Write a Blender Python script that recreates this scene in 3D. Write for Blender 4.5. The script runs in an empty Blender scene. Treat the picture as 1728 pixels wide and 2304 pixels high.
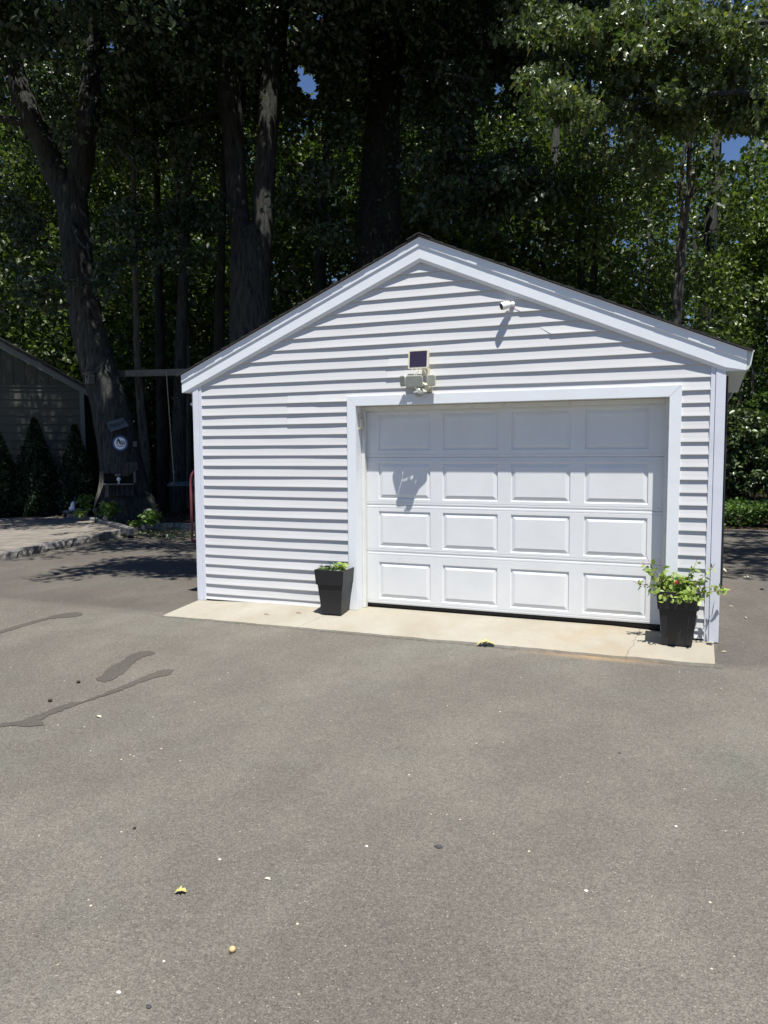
import bpy, math, random
import numpy as np
from mathutils import Matrix, Vector

random.seed(7)
SC = bpy.context.scene
COL = SC.collection
rad = math.radians

# ------------------------------------------------------------------ camera (solved from the photograph)
FPX = 1728.92
CAM = np.array([5.5648, -7.6458, 1.7613])
YAW, PIT, ROL = -.3885, -.0805, -.0057


def cam_axes():
    cy, sy, cp, sp = math.cos(YAW), math.sin(YAW), math.cos(PIT), math.sin(PIT)
    f = np.array([sy * cp, cy * cp, sp])
    r = np.array([cy, -sy, 0.])
    u = np.cross(r, f)
    c, s = math.cos(ROL), math.sin(ROL)
    return f, c * r + s * u, -s * r + c * u


CF, CR, CU = cam_axes()
K = 1728 / 1659.


def ray(u, v):
    return CF + CR * ((u * K - 864) / FPX) - CU * ((v * K - 1152) / FPX)


def at(u, v, d):
    """point of the place d metres in front of the viewpoint"""
    return CAM + ray(u, v) * d


def on_z(u, v, z):
    r = ray(u, v)
    return CAM + r * (z - CAM[2]) / r[2]


def on_y(u, v, y):
    r = ray(u, v)
    return CAM + r * (y - CAM[1]) / r[1]


def seen(P):
    """rough direction of points as seen from the drive (photo units), to leave gaps between the crowns"""
    v = P - CAM
    z = np.maximum(v @ CF, .1)
    return (864 + FPX * (v @ CR) / z) / K, (1152 - FPX * (v @ CU) / z) / K


cd = bpy.data.cameras.new('camera')
co = bpy.data.objects.new('camera', cd)
COL.objects.link(co)
m = Matrix.Identity(4)
for i in range(3):
    m[i][0], m[i][1], m[i][2], m[i][3] = CR[i], CU[i], -CF[i], CAM[i]
co.matrix_world = m
cd.sensor_fit = 'VERTICAL'
cd.sensor_height = 36
cd.sensor_width = 27
cd.lens = FPX / 2304 * 36
cd.clip_start = .05
cd.clip_end = 2000
SC.camera = co

# ------------------------------------------------------------------ light
SUN = np.array([.137, -.204, .69])
SUN = SUN / np.linalg.norm(SUN)
w = bpy.data.worlds.new('World')
SC.world = w
w.use_nodes = True
nt = w.node_tree
sky = nt.nodes.new('ShaderNodeTexSky')
sky.sky_type = 'NISHITA'
sky.sun_disc = False
sky.sun_elevation = math.asin(SUN[2])
sky.sun_rotation = math.atan2(SUN[0], SUN[1])
sky.air_density = 1.0
sky.dust_density = .2
sky.ozone_density = 3.0
bg = nt.nodes['Background']
tint = nt.nodes.new('ShaderNodeMix')
tint.data_type = 'RGBA'
tint.blend_type = 'MULTIPLY'
tint.inputs[0].default_value = 1
tint.inputs[7].default_value = (.88, .98, 1.20, 1)
nt.links.new(sky.outputs[0], tint.inputs[6])
nt.links.new(tint.outputs[2], bg.inputs[0])
bg.inputs[1].default_value = .056
sl = bpy.data.lights.new('sun', 'SUN')
sl.energy = 5
sl.angle = rad(.5)
sl.color = (1, .965, .91)
so = bpy.data.objects.new('sun', sl)
COL.objects.link(so)
so.rotation_euler = Vector(SUN).to_track_quat('Z', 'Y').to_euler()
so.location = (6, -10, 30)
SC.view_settings.view_transform = 'Standard'
SC.view_settings.look = 'None'
SC.view_settings.gamma = 1
SC.view_settings.exposure = .60
cyc = SC.cycles
cyc.use_denoising = True
cyc.max_bounces = 6
cyc.diffuse_bounces = 3
cyc.glossy_bounces = 2
cyc.transmission_bounces = 4
cyc.transparent_max_bounces = 4
cyc.caustics_reflective = False
cyc.caustics_refractive = False
cyc.sample_clamp_indirect = 6

# ------------------------------------------------------------------ materials
MATS = {}


class NT:
    def __init__(s, name):
        s.m = bpy.data.materials.new(name)
        s.m.use_nodes = True
        s.t = s.m.node_tree
        s.b = s.t.nodes['Principled BSDF']
        s.out = s.t.nodes['Material Output']
        MATS[name] = s.m

    def n(s, typ, **kw):
        o = s.t.nodes.new(typ)
        for k, v in kw.items():
            setattr(o, k, v)
        return o

    def link(s, a, b):
        s.t.links.new(a, b)

    def coord(s, scale=(1, 1, 1)):
        tc = s.n('ShaderNodeTexCoord')
        mp = s.n('ShaderNodeMapping')
        mp.inputs['Scale'].default_value = scale
        s.link(tc.outputs['Object'], mp.inputs[0])
        return mp.outputs[0]

    def noise(s, scale, detail=4, rough=.55, vec=None, stretch=(1, 1, 1)):
        o = s.n('ShaderNodeTexNoise')
        o.inputs['Scale'].default_value = scale
        o.inputs['Detail'].default_value = detail
        o.inputs['Roughness'].default_value = rough
        s.link(vec if vec is not None else s.coord(stretch), o.inputs['Vector'])
        return o.outputs['Fac']

    def ramp(s, fac, stops):
        r = s.n('ShaderNodeValToRGB')
        e = r.color_ramp.elements
        while len(e) > 1:
            e.remove(e[-1])
        for i, (p, c) in enumerate(stops):
            x = e[0] if i == 0 else e.new(p)
            x.position = p
            x.color = (c, c, c, 1) if isinstance(c, (int, float)) else (*c, 1)
        s.link(fac, r.inputs[0])
        return r.outputs[0]

    def mix(s, fac, a, b, mode='MIX'):
        x = s.n('ShaderNodeMix', data_type='RGBA', blend_type=mode)
        for sock, val in ((x.inputs[0], fac), (x.inputs[6], a), (x.inputs[7], b)):
            if isinstance(val, (int, float)):
                sock.default_value = val if sock.type == 'VALUE' else (val, val, val, 1)
            elif isinstance(val, tuple):
                sock.default_value = (*val, 1)
            else:
                s.link(val, sock)
        return x.outputs[2]

    def math(s, op, a, b=None, c=None, clamp=False):
        x = s.n('ShaderNodeMath', operation=op, use_clamp=clamp)
        for i, v in enumerate((a, b, c)):
            if v is None:
                continue
            if isinstance(v, (int, float)):
                x.inputs[i].default_value = v
            else:
                s.link(v, x.inputs[i])
        return x.outputs[0]

    def bump(s, h, strength, dist):
        b = s.n('ShaderNodeBump')
        b.inputs['Strength'].default_value = strength
        b.inputs['Distance'].default_value = dist
        s.link(h, b.inputs['Height'])
        s.link(b.outputs[0], s.b.inputs['Normal'])

    def col(s, c):
        if isinstance(c, tuple):
            s.b.inputs['Base Color'].default_value = (*c, 1)
        else:
            s.link(c, s.b.inputs['Base Color'])

    def rough(s, v, spec=.5):
        if isinstance(v, (int, float)):
            s.b.inputs['Roughness'].default_value = v
        else:
            s.link(v, s.b.inputs['Roughness'])
        s.b.inputs['Specular IOR Level'].default_value = spec


def painted(name, c, rough=.5, spec=.4, vary=.08, scale=6, bumpd=0., stretch=(1, 1, 1), dirt=None):
    k = NT(name)
    f = k.noise(scale, 5, .6, stretch=stretch)
    lo = tuple(x * (1 - vary) for x in c)
    hi = tuple(min(1, x * (1 + vary)) for x in c)
    colr = k.ramp(f, [(.3, lo), (.7, hi)])
    if dirt:
        d = k.ramp(k.noise(dirt[1], 6, .7), [(.55, 0.), (.75, dirt[2])])
        colr = k.mix(d, colr, dirt[0])
    k.col(colr)
    k.rough(rough, spec)
    if bumpd:
        k.bump(k.noise(scale * 8, 4, .6, stretch=stretch), .5, bumpd)
    return k.m


painted('siding', (.608, .608, .602), .42, .35, .03, 3, .0006, (.6, 6, 14), ((.55, .54, .56), 2.2, .25))
painted('trim_white', (.785, .815, .835), .32, .45, .03, 2.5, .0008, (1, 1, 1), ((.6, .62, .66), 3.5, .25))
painted('post_white', (.68, .70, .76), .32, .45, .05, 2.5, .0005, (1, 1, 1), ((.5, .52, .57), 3, .4))
painted('soffit_white', (.62, .66, .62), .6, .3, .06, 5)
painted('stop_vinyl', (.70, .70, .66), .5, .4, .05, 5, 0, (1, 1, 1), ((.35, .31, .24), 9, .5))
k = NT('door_white')
c = k.ramp(k.noise(2.2, 5, .6), [(.3, (.70, .715, .715)), (.7, (.765, .775, .77))])
d = k.ramp(k.noise(26, 5, .7, stretch=(.5, 1, 1.3)), [(.68, 0.), (.8, .12)])
c = k.mix(d, c, (.5, .48, .42))
k.col(c)
k.rough(.42, .4)
k.bump(k.noise(60, 4, .6, stretch=(.18, 1, 1)), .55, .0012)
painted('rubber', (.022, .022, .024), .7, .3, .2, 20)
painted('black_plastic', (.018, .018, .02), .42, .45, .12, 12, .0004)
painted('painted_dark', (.01, .01, .01), .9, .1)  # near-black standing in for the shade inside openings; also colours the perch
painted('cream_plastic', (.66, .63, .50), .45, .4, .06, 12)
painted('grey_lens', (.33, .35, .30), .25, .6, .12, 20)
painted('white_plastic', (.80, .80, .76), .35, .5, .03, 8)
painted('solar_cell', (.035, .025, .05), .3, .5, .1, 30)
painted('glass_black', (.008, .008, .01), .12, .6)
painted('wire', (.6, .6, .58), .5, .4)
painted('soil', (.035, .025, .018), .95, .1, .4, 30, .004)
painted('red_paint', (.33, .075, .085), .45, .4, .12, 9)
painted('rope', (.32, .27, .20), .9, .1, .2, 60)
painted('grey_wood', (.13, .125, .112), .85, .2, .3, 5, .002, (1, 1, 8))
painted('beam_wood', (.15, .14, .122), .85, .2, .35, 4, .002, (2, 2, 12))
painted('weathered_board', (.075, .095, .11), .8, .2, .3, 7, .002, (2, 1, 6))
painted('letter_dark', (.012, .016, .02), .8, .2)
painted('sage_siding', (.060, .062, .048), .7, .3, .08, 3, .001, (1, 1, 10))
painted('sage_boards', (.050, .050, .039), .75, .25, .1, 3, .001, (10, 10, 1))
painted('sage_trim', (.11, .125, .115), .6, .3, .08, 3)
painted('plaque_white', (.72, .75, .80), .4, .4, .05, 20)
painted('plaque_blue', (.03, .07, .19), .4, .4, .1, 20)
painted('plaque_red', (.30, .16, .19), .5, .3)
painted('acorn_brown', (.045, .028, .018), .5, .4, .3, 60)
painted('nut_tan', (.62, .42, .20), .6, .3, .2, 60)
painted('leaf_yellow', (.46, .40, .15), .6, .3, .2, 40)
painted('leaf_pale', (.70, .68, .50), .6, .3, .15, 40)
painted('pebble_white', (.72, .70, .64), .7, .3, .15, 60)
painted('pebble_dark', (.05, .052, .055), .7, .3, .2, 60)
painted('oil_spot', (.055, .056, .056), .85, .3, .3, 40)
painted('petal_red', (.55, .05, .06), .5, .3)
painted('stem_red', (.22, .10, .05), .6, .3, .3, 20)
painted('stem_green', (.16, .22, .06), .6, .3, .3, 20)
painted('paver', (.205, .185, .16), .9, .2, .18, 2, .002)

# bark
for nm, a, b_ in (('bark', (.010, .011, .011), (.092, .094, .089)), ('bark_dark', (.009, .010, .010), (.050, .051, .047)), ('bark_pale', (.05, .046, .04), (.24, .22, .185))):
    k = NT(nm)
    f1 = k.noise(17, 9, .68, stretch=(1, 1, .13))
    f2 = k.noise(1.3, 4, .6)
    c = k.ramp(f1, [(.36, a), (.50, tuple((x + y) / 2 for x, y in zip(a, b_))), (.72, b_)])
    c = k.mix(k.ramp(f2, [(.45, 0.), (.7, .5)]), c, (.055, .062, .046))
    k.col(c)
    k.rough(.9, .2)
    k.bump(f1, 1., .09)


def leaf_mat(name, dark, lite, trans=.3, rough=.42, spec=.5, rare=None):
    k = NT(name)
    g = k.n('ShaderNodeNewGeometry')
    c = k.ramp(g.outputs['Random Per Island'], [(0., dark), (.55, tuple((x + y) / 2 for x, y in zip(dark, lite))), (.93, lite), (1., rare or lite)])
    big = k.ramp(k.noise(.5, 2, .5), [(.35, .72), (.65, 1.15)])
    c = k.mix(1., c, big, 'MULTIPLY')
    k.col(c)
    k.rough(rough, spec)
    tr = k.n('ShaderNodeBsdfTranslucent')
    tc = k.mix(1., c, (1.4, 1.65, .65), 'MULTIPLY')
    k.link(tc, tr.inputs[0])
    ms = k.n('ShaderNodeMixShader')
    ms.inputs[0].default_value = trans
    k.link(k.b.outputs[0], ms.inputs[1])
    k.link(tr.outputs[0], ms.inputs[2])
    k.link(ms.outputs[0], k.out.inputs[0])
    return k.m


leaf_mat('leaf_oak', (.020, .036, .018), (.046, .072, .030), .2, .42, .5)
leaf_mat('leaf_oak_sun', (.055, .084, .034), (.165, .205, .075), .26, .36, .5, (.26, .25, .05))  # paler copy of leaf_oak, the sunlit look is put into the colour
leaf_mat('leaf_maple', (.045, .075, .018), (.15, .20, .05), .30, .36, .5)
leaf_mat('leaf_woods', (.022, .040, .012), (.112, .152, .036), .36, .40, .5)
leaf_mat('leaf_shrub', (.055, .085, .04), (.16, .21, .10), .2, .34, .5)
leaf_mat('leaf_ground', (.04, .085, .02), (.11, .18, .04), .3, .45, .4)
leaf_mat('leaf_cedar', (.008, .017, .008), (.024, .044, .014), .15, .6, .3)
leaf_mat('leaf_pot', (.17, .25, .05), (.38, .47, .13), .3, .42, .4)
leaf_mat('leaf_grey', (.13, .19, .07), (.26, .34, .15), .25, .5, .3)
leaf_mat('leaf_bed', (.06, .12, .025), (.16, .25, .06), .32, .45, .4)
leaf_mat('litter', (.05, .033, .02), (.22, .15, .085), .1, .8, .2)

k = NT('shingle')
c = k.ramp(k.noise(45, 3, .7), [(.3, (.018, .018, .019)), (.7, (.065, .063, .062))])
k.col(k.mix(k.ramp(k.noise(2.5, 3, .6), [(.4, 0.), (.7, .5)]), c, (.05, .045, .045)))
k.rough(.95, .2)
k.bump(k.noise(160, 2, .6), .6, .004)

k = NT('concrete')
f = k.noise(1.6, 6, .65, stretch=(1, .6, 1))
c = k.ramp(f, [(.28, (.285, .255, .195)), (.5, (.335, .31, .25)), (.72, (.375, .355, .30))])
c = k.mix(k.ramp(k.noise(70, 3, .6, stretch=(.25, 1, 1)), [(.35, .25), (.65, 0.)]), c, (.25, .22, .17))
c = k.mix(k.ramp(k.noise(9, 6, .75), [(.62, 0.), (.78, .45)]), c, (.21, .18, .135))
tc = k.n('ShaderNodeTexCoord')
xyz = k.n('ShaderNodeSeparateXYZ')
k.link(tc.outputs['Object'], xyz.inputs[0])
X, Y = xyz.outputs[0], xyz.outputs[1]
# rust wash at the door corner and a few control cracks
rust = k.math('MULTIPLY', k.math('SUBTRACT', 1, k.math('DIVIDE', k.math('ABSOLUTE', k.math('SUBTRACT', X, 4.72)), .75), None, True), k.ramp(k.noise(2.4, 5, .7), [(.42, 0.), (.7, .55)]))
c = k.mix(rust, c, (.30, .21, .11))
jx = k.math('ADD', X, k.math('MULTIPLY', k.math('SUBTRACT', k.noise(5, 5, .7), .5), .12))
crk = None
for cx, slope in ((1.93, .30), (5.06, .05)):
    dline = k.math('ABSOLUTE', k.math('SUBTRACT', jx, k.math('MULTIPLY_ADD', Y, slope, cx)))
    one = k.math('LESS_THAN', dline, .0035)
    crk = one if crk is None else k.math('MAXIMUM', crk, one)
c = k.mix(k.math('MULTIPLY', crk, .75), c, (.12, .105, .085))
k.col(c)
k.rough(.88, .25)
k.bump(k.noise(38, 6, .7, stretch=(.4, 1, 1)), .5, .004)

k = NT('granite')
c = k.ramp(k.noise(16, 8, .75), [(.3, (.05, .048, .043)), (.5, (.19, .185, .175)), (.72, (.40, .39, .37))])
c = k.mix(k.ramp(k.noise(3, 4, .6), [(.5, 0.), (.72, .5)]), c, (.13, .09, .055))
k.col(c)
k.rough(.9, .25)
k.bump(k.noise(14, 8, .75), .9, .05)

k = NT('forest_floor')
c = k.ramp(k.noise(14, 8, .75), [(.3, (.012, .010, .008)), (.5, (.035, .026, .018)), (.68, (.09, .062, .04)), (.8, (.19, .14, .09))])
k.col(c)
k.rough(.95, .15)
k.bump(k.noise(18, 8, .75), .9, .05)


def asphalt(name, gain):
    k = NT(name)
    vec = k.coord()
    tc = k.n('ShaderNodeTexCoord')
    xyz = k.n('ShaderNodeSeparateXYZ')
    k.link(tc.outputs['Object'], xyz.inputs[0])
    X, Y = xyz.outputs[0], xyz.outputs[1]
    # broad weathering: greenish grey, brown grey and paler worn areas
    n1 = k.noise(.42, 5, .6, vec)
    n2 = k.noise(.9, 6, .65, k.coord((1, .55, 1)))
    n3 = k.noise(3.1, 5, .65, vec)
    c = k.ramp(n1, [(.34, (.126, .127, .115)), (.46, (.130, .122, .110)), (.55, (.140, .132, .118)), (.66, (.124, .126, .113))])
    c = k.mix(k.ramp(n2, [(.36, .40), (.54, 0.)]), c, (.095, .088, .080))
    c = k.mix(k.ramp(n2, [(.50, 0.), (.72, .55)]), c, (.178, .170, .152))
    c = k.mix(k.ramp(n3, [(.34, .22), (.6, 0.)]), c, (.085, .08, .073))
    # aggregate
    g1 = k.noise(150, 3, .7, vec)
    c = k.mix(1., c, k.ramp(g1, [(.28, .42), (.5, 1.), (.72, 1.62)]), 'MULTIPLY')
    c = k.mix(1., c, k.ramp(k.noise(48, 4, .7, vec), [(.3, .84), (.5, 1.), (.7, 1.2)]), 'MULTIPLY')
    vo = k.n('ShaderNodeTexVoronoi')
    vo.inputs['Scale'].default_value = 95
    k.link(vec, vo.inputs['Vector'])
    sc = k.n('ShaderNodeSeparateColor')
    k.link(vo.outputs['Color'], sc.inputs[0])
    stone = k.math('MULTIPLY', k.math('GREATER_THAN', sc.outputs[0], .80), k.ramp(vo.outputs['Distance'], [(.18, 1.), (.34, 0.)]))
    c = k.mix(k.math('MULTIPLY', stone, .75), c, k.ramp(sc.outputs[1], [(0., (.16, .15, .135)), (.7, (.27, .25, .22)), (1., (.5, .47, .40))]))
    vb = k.n('ShaderNodeTexVoronoi')
    vb.inputs['Scale'].default_value = 26
    k.link(vec, vb.inputs['Vector'])
    sb = k.n('ShaderNodeSeparateColor')
    k.link(vb.outputs['Color'], sb.inputs[0])
    chip = k.math('MULTIPLY', k.math('GREATER_THAN', sb.outputs[0], .968), k.ramp(vb.outputs['Distance'], [(.10, 1.), (.16, 0.)]))
    c = k.mix(chip, c, k.ramp(sb.outputs[1], [(0., (.3, .28, .22)), (.5, (.62, .58, .46)), (1., (.74, .70, .60))]))
    # older strip behind the apron line, with its seam
    wob = k.math('MULTIPLY', k.math('SUBTRACT', k.noise(1.2, 4, .6, vec), .5), .22)
    s = k.math('ADD', Y, wob)
    back = k.math('MULTIPLY', k.math('SUBTRACT', s, -.66), 5., None, True)
    c = k.mix(back, c, k.mix(1., c, (.74, .73, .75), 'MULTIPLY'))
    seam = k.math('LESS_THAN', k.math('ABSOLUTE', k.math('SUBTRACT', s, -.66)), .006)
    c = k.mix(k.math('MULTIPLY', seam, .5), c, (.05, .048, .045))
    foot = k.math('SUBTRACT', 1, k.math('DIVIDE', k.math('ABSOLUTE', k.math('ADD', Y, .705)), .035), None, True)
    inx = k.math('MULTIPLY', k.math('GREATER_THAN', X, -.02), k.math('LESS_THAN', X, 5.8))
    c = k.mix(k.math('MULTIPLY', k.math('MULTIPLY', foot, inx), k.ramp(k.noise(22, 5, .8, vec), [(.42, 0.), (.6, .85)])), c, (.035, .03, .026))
    # iron stain along the foot of the apron
    sx = k.math('SUBTRACT', 1, k.math('DIVIDE', k.math('ABSOLUTE', k.math('SUBTRACT', X, 4.75)), .75), None, True)
    sy = k.math('SUBTRACT', 1, k.math('DIVIDE', k.math('ABSOLUTE', k.math('ADD', Y, .72)), .12), None, True)
    fe = k.math('MULTIPLY', k.math('MULTIPLY', sx, sy), k.ramp(k.noise(5, 5, .7, vec), [(.25, .5), (.6, 1.)]), None, True)
    c = k.mix(k.math('MULTIPLY', fe, .9), c, (.34, .235, .14))
    c = k.mix(1., c, (gain * 1.07, gain * 1.04, gain * .965), 'MULTIPLY')
    k.col(c)
    k.rough(.86, .28)
    h = k.math('MULTIPLY_ADD', vo.outputs['Distance'], -.7, g1)
    k.bump(h, .75, .006)


asphalt('asphalt', 1.0)
asphalt('asphalt_wet', .62)


# ------------------------------------------------------------------ mesh helpers
def link_mesh(name, me, mat, parent=None, smooth=False, loc=None):
    o = bpy.data.objects.new(name, me)
    COL.objects.link(o)
    if mat:
        me.materials.append(MATS[mat])
    if parent is not None:
        o.parent = parent
    if loc is not None:
        o.location = loc
    if smooth:
        me.polygons.foreach_set('use_smooth', np.ones(len(me.polygons), bool))
    return o


def origin_of(parent):
    p = np.zeros(3)
    while parent is not None:
        p = p + np.array(parent.location)
        parent = parent.parent
    return p


def array_mesh(name, V, Q):
    """mesh from an (n,3) array and an (m,k) array of faces"""
    me = bpy.data.meshes.new(name)
    V = np.ascontiguousarray(V, np.float32)
    Q = np.ascontiguousarray(Q, np.int32)
    me.vertices.add(len(V))
    me.vertices.foreach_set('co', V.ravel())
    me.loops.add(Q.size)
    me.loops.foreach_set('vertex_index', Q.ravel())
    me.polygons.add(len(Q))
    me.polygons.foreach_set('loop_start', np.arange(0, Q.size, Q.shape[1], dtype=np.int32))
    me.update(calc_edges=True)
    me.validate()
    return me


class MB:
    def __init__(s):
        s.v, s.f = [], []

    def add(s, vs, fs):
        b = len(s.v)
        s.v += [tuple(map(float, p)) for p in vs]
        s.f += [tuple(b + i for i in f) for f in fs]
        return s

    def box(s, a, b):
        (x0, y0, z0), (x1, y1, z1) = a, b
        return s.add([(x0, y0, z0), (x1, y0, z0), (x1, y1, z0), (x0, y1, z0), (x0, y0, z1), (x1, y0, z1), (x1, y1, z1), (x0, y1, z1)],
                     [(0, 3, 2, 1), (4, 5, 6, 7), (0, 1, 5, 4), (1, 2, 6, 5), (2, 3, 7, 6), (3, 0, 4, 7)])

    def obox(s, c, half, ax=None):
        c = np.array(c, float)
        A = np.eye(3) if ax is None else np.array(ax, float)
        vs = [c + A[0] * half[0] * i + A[1] * half[1] * j + A[2] * half[2] * k_ for k_ in (-1, 1) for i, j in ((-1, -1), (1, -1), (1, 1), (-1, 1))]
        return s.add(vs, [(0, 3, 2, 1), (4, 5, 6, 7), (0, 1, 5, 4), (1, 2, 6, 5), (2, 3, 7, 6), (3, 0, 4, 7)])

    def prism(s, poly, fn, d0, d1):
        """poly of 2-D points swept from d0 to d1; fn(a, b, d) gives the 3-D point"""
        n = len(poly)
        vs = [fn(a, b, d0) for a, b in poly] + [fn(a, b, d1) for a, b in poly]
        fs = [tuple(range(n - 1, -1, -1)), tuple(range(n, 2 * n))] + [(i, (i + 1) % n, n + (i + 1) % n, n + i) for i in range(n)]
        return s.add(vs, fs)

    def tube(s, pts, rs, n=8, cap=True):
        pts = np.array(pts, float)
        rs = np.broadcast_to(np.array(rs, float), (len(pts),))
        t = np.gradient(pts, axis=0)
        t /= np.linalg.norm(t, axis=1)[:, None] + 1e-9
        ref = np.array([0, 0, 1.]) if abs(t[0][2]) < .9 else np.array([1., 0, 0])
        b = len(s.v)
        vs = []
        for p, q, r in zip(pts, t, rs):
            x = ref - q * (ref @ q)
            x /= np.linalg.norm(x) + 1e-9
            ref = x
            y = np.cross(q, x)
            for k_ in range(n):
                a = 2 * math.pi * k_ / n
                vs.append(p + r * (math.cos(a) * x + math.sin(a) * y))
        fs = [(i * n + k_, i * n + (k_ + 1) % n, (i + 1) * n + (k_ + 1) % n, (i + 1) * n + k_) for i in range(len(pts) - 1) for k_ in range(n)]
        if cap:
            fs += [tuple(range(n - 1, -1, -1)), tuple((len(pts) - 1) * n + k_ for k_ in range(n))]
        return s.add(vs, fs)

    def lathe(s, c, prof, n=16, ax=None):
        c = np.array(c, float)
        A = np.eye(3) if ax is None else np.array(ax, float)
        vs = [c + A[0] * r * math.cos(2 * math.pi * k_ / n) + A[1] * r * math.sin(2 * math.pi * k_ / n) + A[2] * z for r, z in prof for k_ in range(n)]
        fs = [(i * n + k_, i * n + (k_ + 1) % n, (i + 1) * n + (k_ + 1) % n, (i + 1) * n + k_) for i in range(len(prof) - 1) for k_ in range(n)]
        fs += [tuple(range(n - 1, -1, -1)), tuple((len(prof) - 1) * n + k_ for k_ in range(n))]
        return s.add(vs, fs)

    def blob(s, c, r, seed=0, jit=.12, n=10, rings=7):
        rg = random.Random(seed)
        c = np.array(c, float)
        vs = [c + (0, 0, -r[2])]
        for i in range(1, rings):
            th = math.pi * i / rings
            for k_ in range(n):
                a = 2 * math.pi * k_ / n
                q = 1 + rg.uniform(-jit, jit)
                vs.append(c + np.array([r[0] * math.sin(th) * math.cos(a), r[1] * math.sin(th) * math.sin(a), -r[2] * math.cos(th)]) * q)
        vs.append(c + (0, 0, r[2]))
        fs = [(0, 1 + (k_ + 1) % n, 1 + k_) for k_ in range(n)]
        fs += [(1 + i * n + k_, 1 + i * n + (k_ + 1) % n, 1 + (i + 1) * n + (k_ + 1) % n, 1 + (i + 1) * n + k_) for i in range(rings - 2) for k_ in range(n)]
        e = 1 + (rings - 2) * n
        fs += [(e + k_, e + (k_ + 1) % n, e + n) for k_ in range(n)]
        return s.add(vs, fs)

    def build(s, name, mat, parent=None, smooth=False, bevel=0, origin=None):
        og = origin_of(parent) if parent is not None else np.array(origin if origin is not None else (0, 0, 0), float)
        me = bpy.data.meshes.new(name)
        me.from_pydata([tuple(np.array(p) - og) for p in s.v], [], s.f)
        me.update()
        o = link_mesh(name, me, mat, parent, smooth)
        if parent is None and origin is not None:
            o.location = tuple(origin)
        if bevel:
            md = o.modifiers.new('bevel', 'BEVEL')
            md.width = bevel
            md.segments = 2
            md.limit_method = 'ANGLE'
            md.angle_limit = rad(40)
        return o


def thing(name, loc, label, cat, group=None):
    o = bpy.data.objects.new(name, None)
    COL.objects.link(o)
    o.location = tuple(map(float, loc))
    o.empty_display_size = .2
    return tag(o, label, cat, group)


def tag(o, label=None, cat=None, group=None, kind=None):
    if label:
        o['label'] = label
    if cat:
        o['category'] = cat
    if group:
        o['group'] = group
    if kind:
        o['kind'] = kind
    return o


def vnoise(x, seed=0):
    """smooth 1-D value noise in -1..1"""
    i = math.floor(x)
    f = x - i
    f = f * f * (3 - 2 * f)
    g = lambda n: math.sin(n * 127.1 + seed * 311.7) * 43758.5453 % 1 * 2 - 1
    return g(i) * (1 - f) + g(i + 1) * f


# ------------------------------------------------------------------ leaves
RNG = np.random.default_rng(11)
HEX_V = np.array([(0, 0, 0), (-.26, .30, .07), (-.24, .66, .07), (0, 1, -.05), (.24, .66, .07), (.26, .30, .07)])
HEX_Q = np.array([(0, 3, 2, 1), (0, 5, 4, 3)])
DIA_V = np.array([(0, 0, 0), (-.30, .48, .09), (0, 1, -.04), (.30, .48, .09)])
DIA_Q = np.array([(0, 2, 1), (0, 3, 2)])
NAR_V = np.array([(0, 0, 0), (-.15, .35, .03), (-.11, .7, .02), (0, 1, -.08), (.11, .7, .02), (.15, .35, .03)])
# lobed oak leaf: rib of 5 points, lobes at both sides
_rib = [(0, 0), (0, .25), (0, .5), (0, .75), (0, 1)]
OAK_V = np.array([(0, 0, 0), (0, .22, .0), (0, .48, -.01), (0, .74, -.03), (0, 1, -.10),
                  (-.20, .27, .05), (-.10, .34, .03), (-.34, .56, .06), (-.12, .60, .02), (-.22, .86, .0),
                  (.20, .27, .05), (.10, .34, .03), (.34, .56, .06), (.12, .60, .02), (.22, .86, .0)])
OAK_Q = np.array([(0, 1, 6, 5), (1, 2, 7, 6), (2, 3, 8, 7), (3, 4, 9, 8), (0, 10, 11, 1), (1, 11, 12, 2), (2, 12, 13, 3), (3, 13, 14, 4)])


def leaves(P, size, rng, tmpl=(HEX_V, HEX_Q), up=.6, droop=.35, vary=.35, outward=None):
    """leaf-sized faces at the points P"""
    n = len(P)
    tv, tq = tmpl
    nz = rng.normal(size=(n, 3))
    nz /= np.linalg.norm(nz, axis=1)[:, None]
    nz = nz + np.array([0, 0, up])
    if outward is not None:
        nz = nz + outward
    nz /= np.linalg.norm(nz, axis=1)[:, None] + 1e-9
    ax = rng.normal(size=(n, 3))
    ax[:, 2] -= droop * 2
    ax -= nz * (ax * nz).sum(1)[:, None]
    ax /= np.linalg.norm(ax, axis=1)[:, None] + 1e-9
    sx = np.cross(ax, nz)
    s = size * (1 + vary * rng.uniform(-1, 1, n))
    V = P[:, None, :] + s[:, None, None] * (tv[None, :, 0:1] * sx[:, None, :] + tv[None, :, 1:2] * ax[:, None, :] + tv[None, :, 2:3] * nz[:, None, :])
    Q = tq[None, :, :] + (np.arange(n) * len(tv))[:, None, None]
    return V.reshape(-1, 3), Q.reshape(-1, tq.shape[1])


def clump_points(C, per, spread, rng):
    C = np.asarray(C, float)
    n = len(C) * per
    d = rng.normal(size=(n, 3))
    d /= np.linalg.norm(d, axis=1)[:, None]
    r = rng.uniform(.25, 1, n) ** .6
    sp = np.repeat(np.asarray(spread, float).reshape(-1) * np.ones(len(C)), per)
    return np.repeat(C, per, 0) + d * (r * sp)[:, None] * np.array([1, 1, .62])


GAPS = [(664, 178, 26), (648, 150, 16), (680, 205, 14), (1576, 322, 30), (1600, 300, 16), (692, 35, 14), (1085, 40, 13), (1075, 190, 15), (240, 100, 12), (640, 60, 10)]


def drop_gaps(P, soft=1.):
    u, v = seen(P)
    keep = np.ones(len(P), bool)
    for gu, gv, gr in GAPS:
        keep &= (u - gu) ** 2 + (v - gv) ** 2 > (gr * soft) ** 2
    return P[keep]


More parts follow.
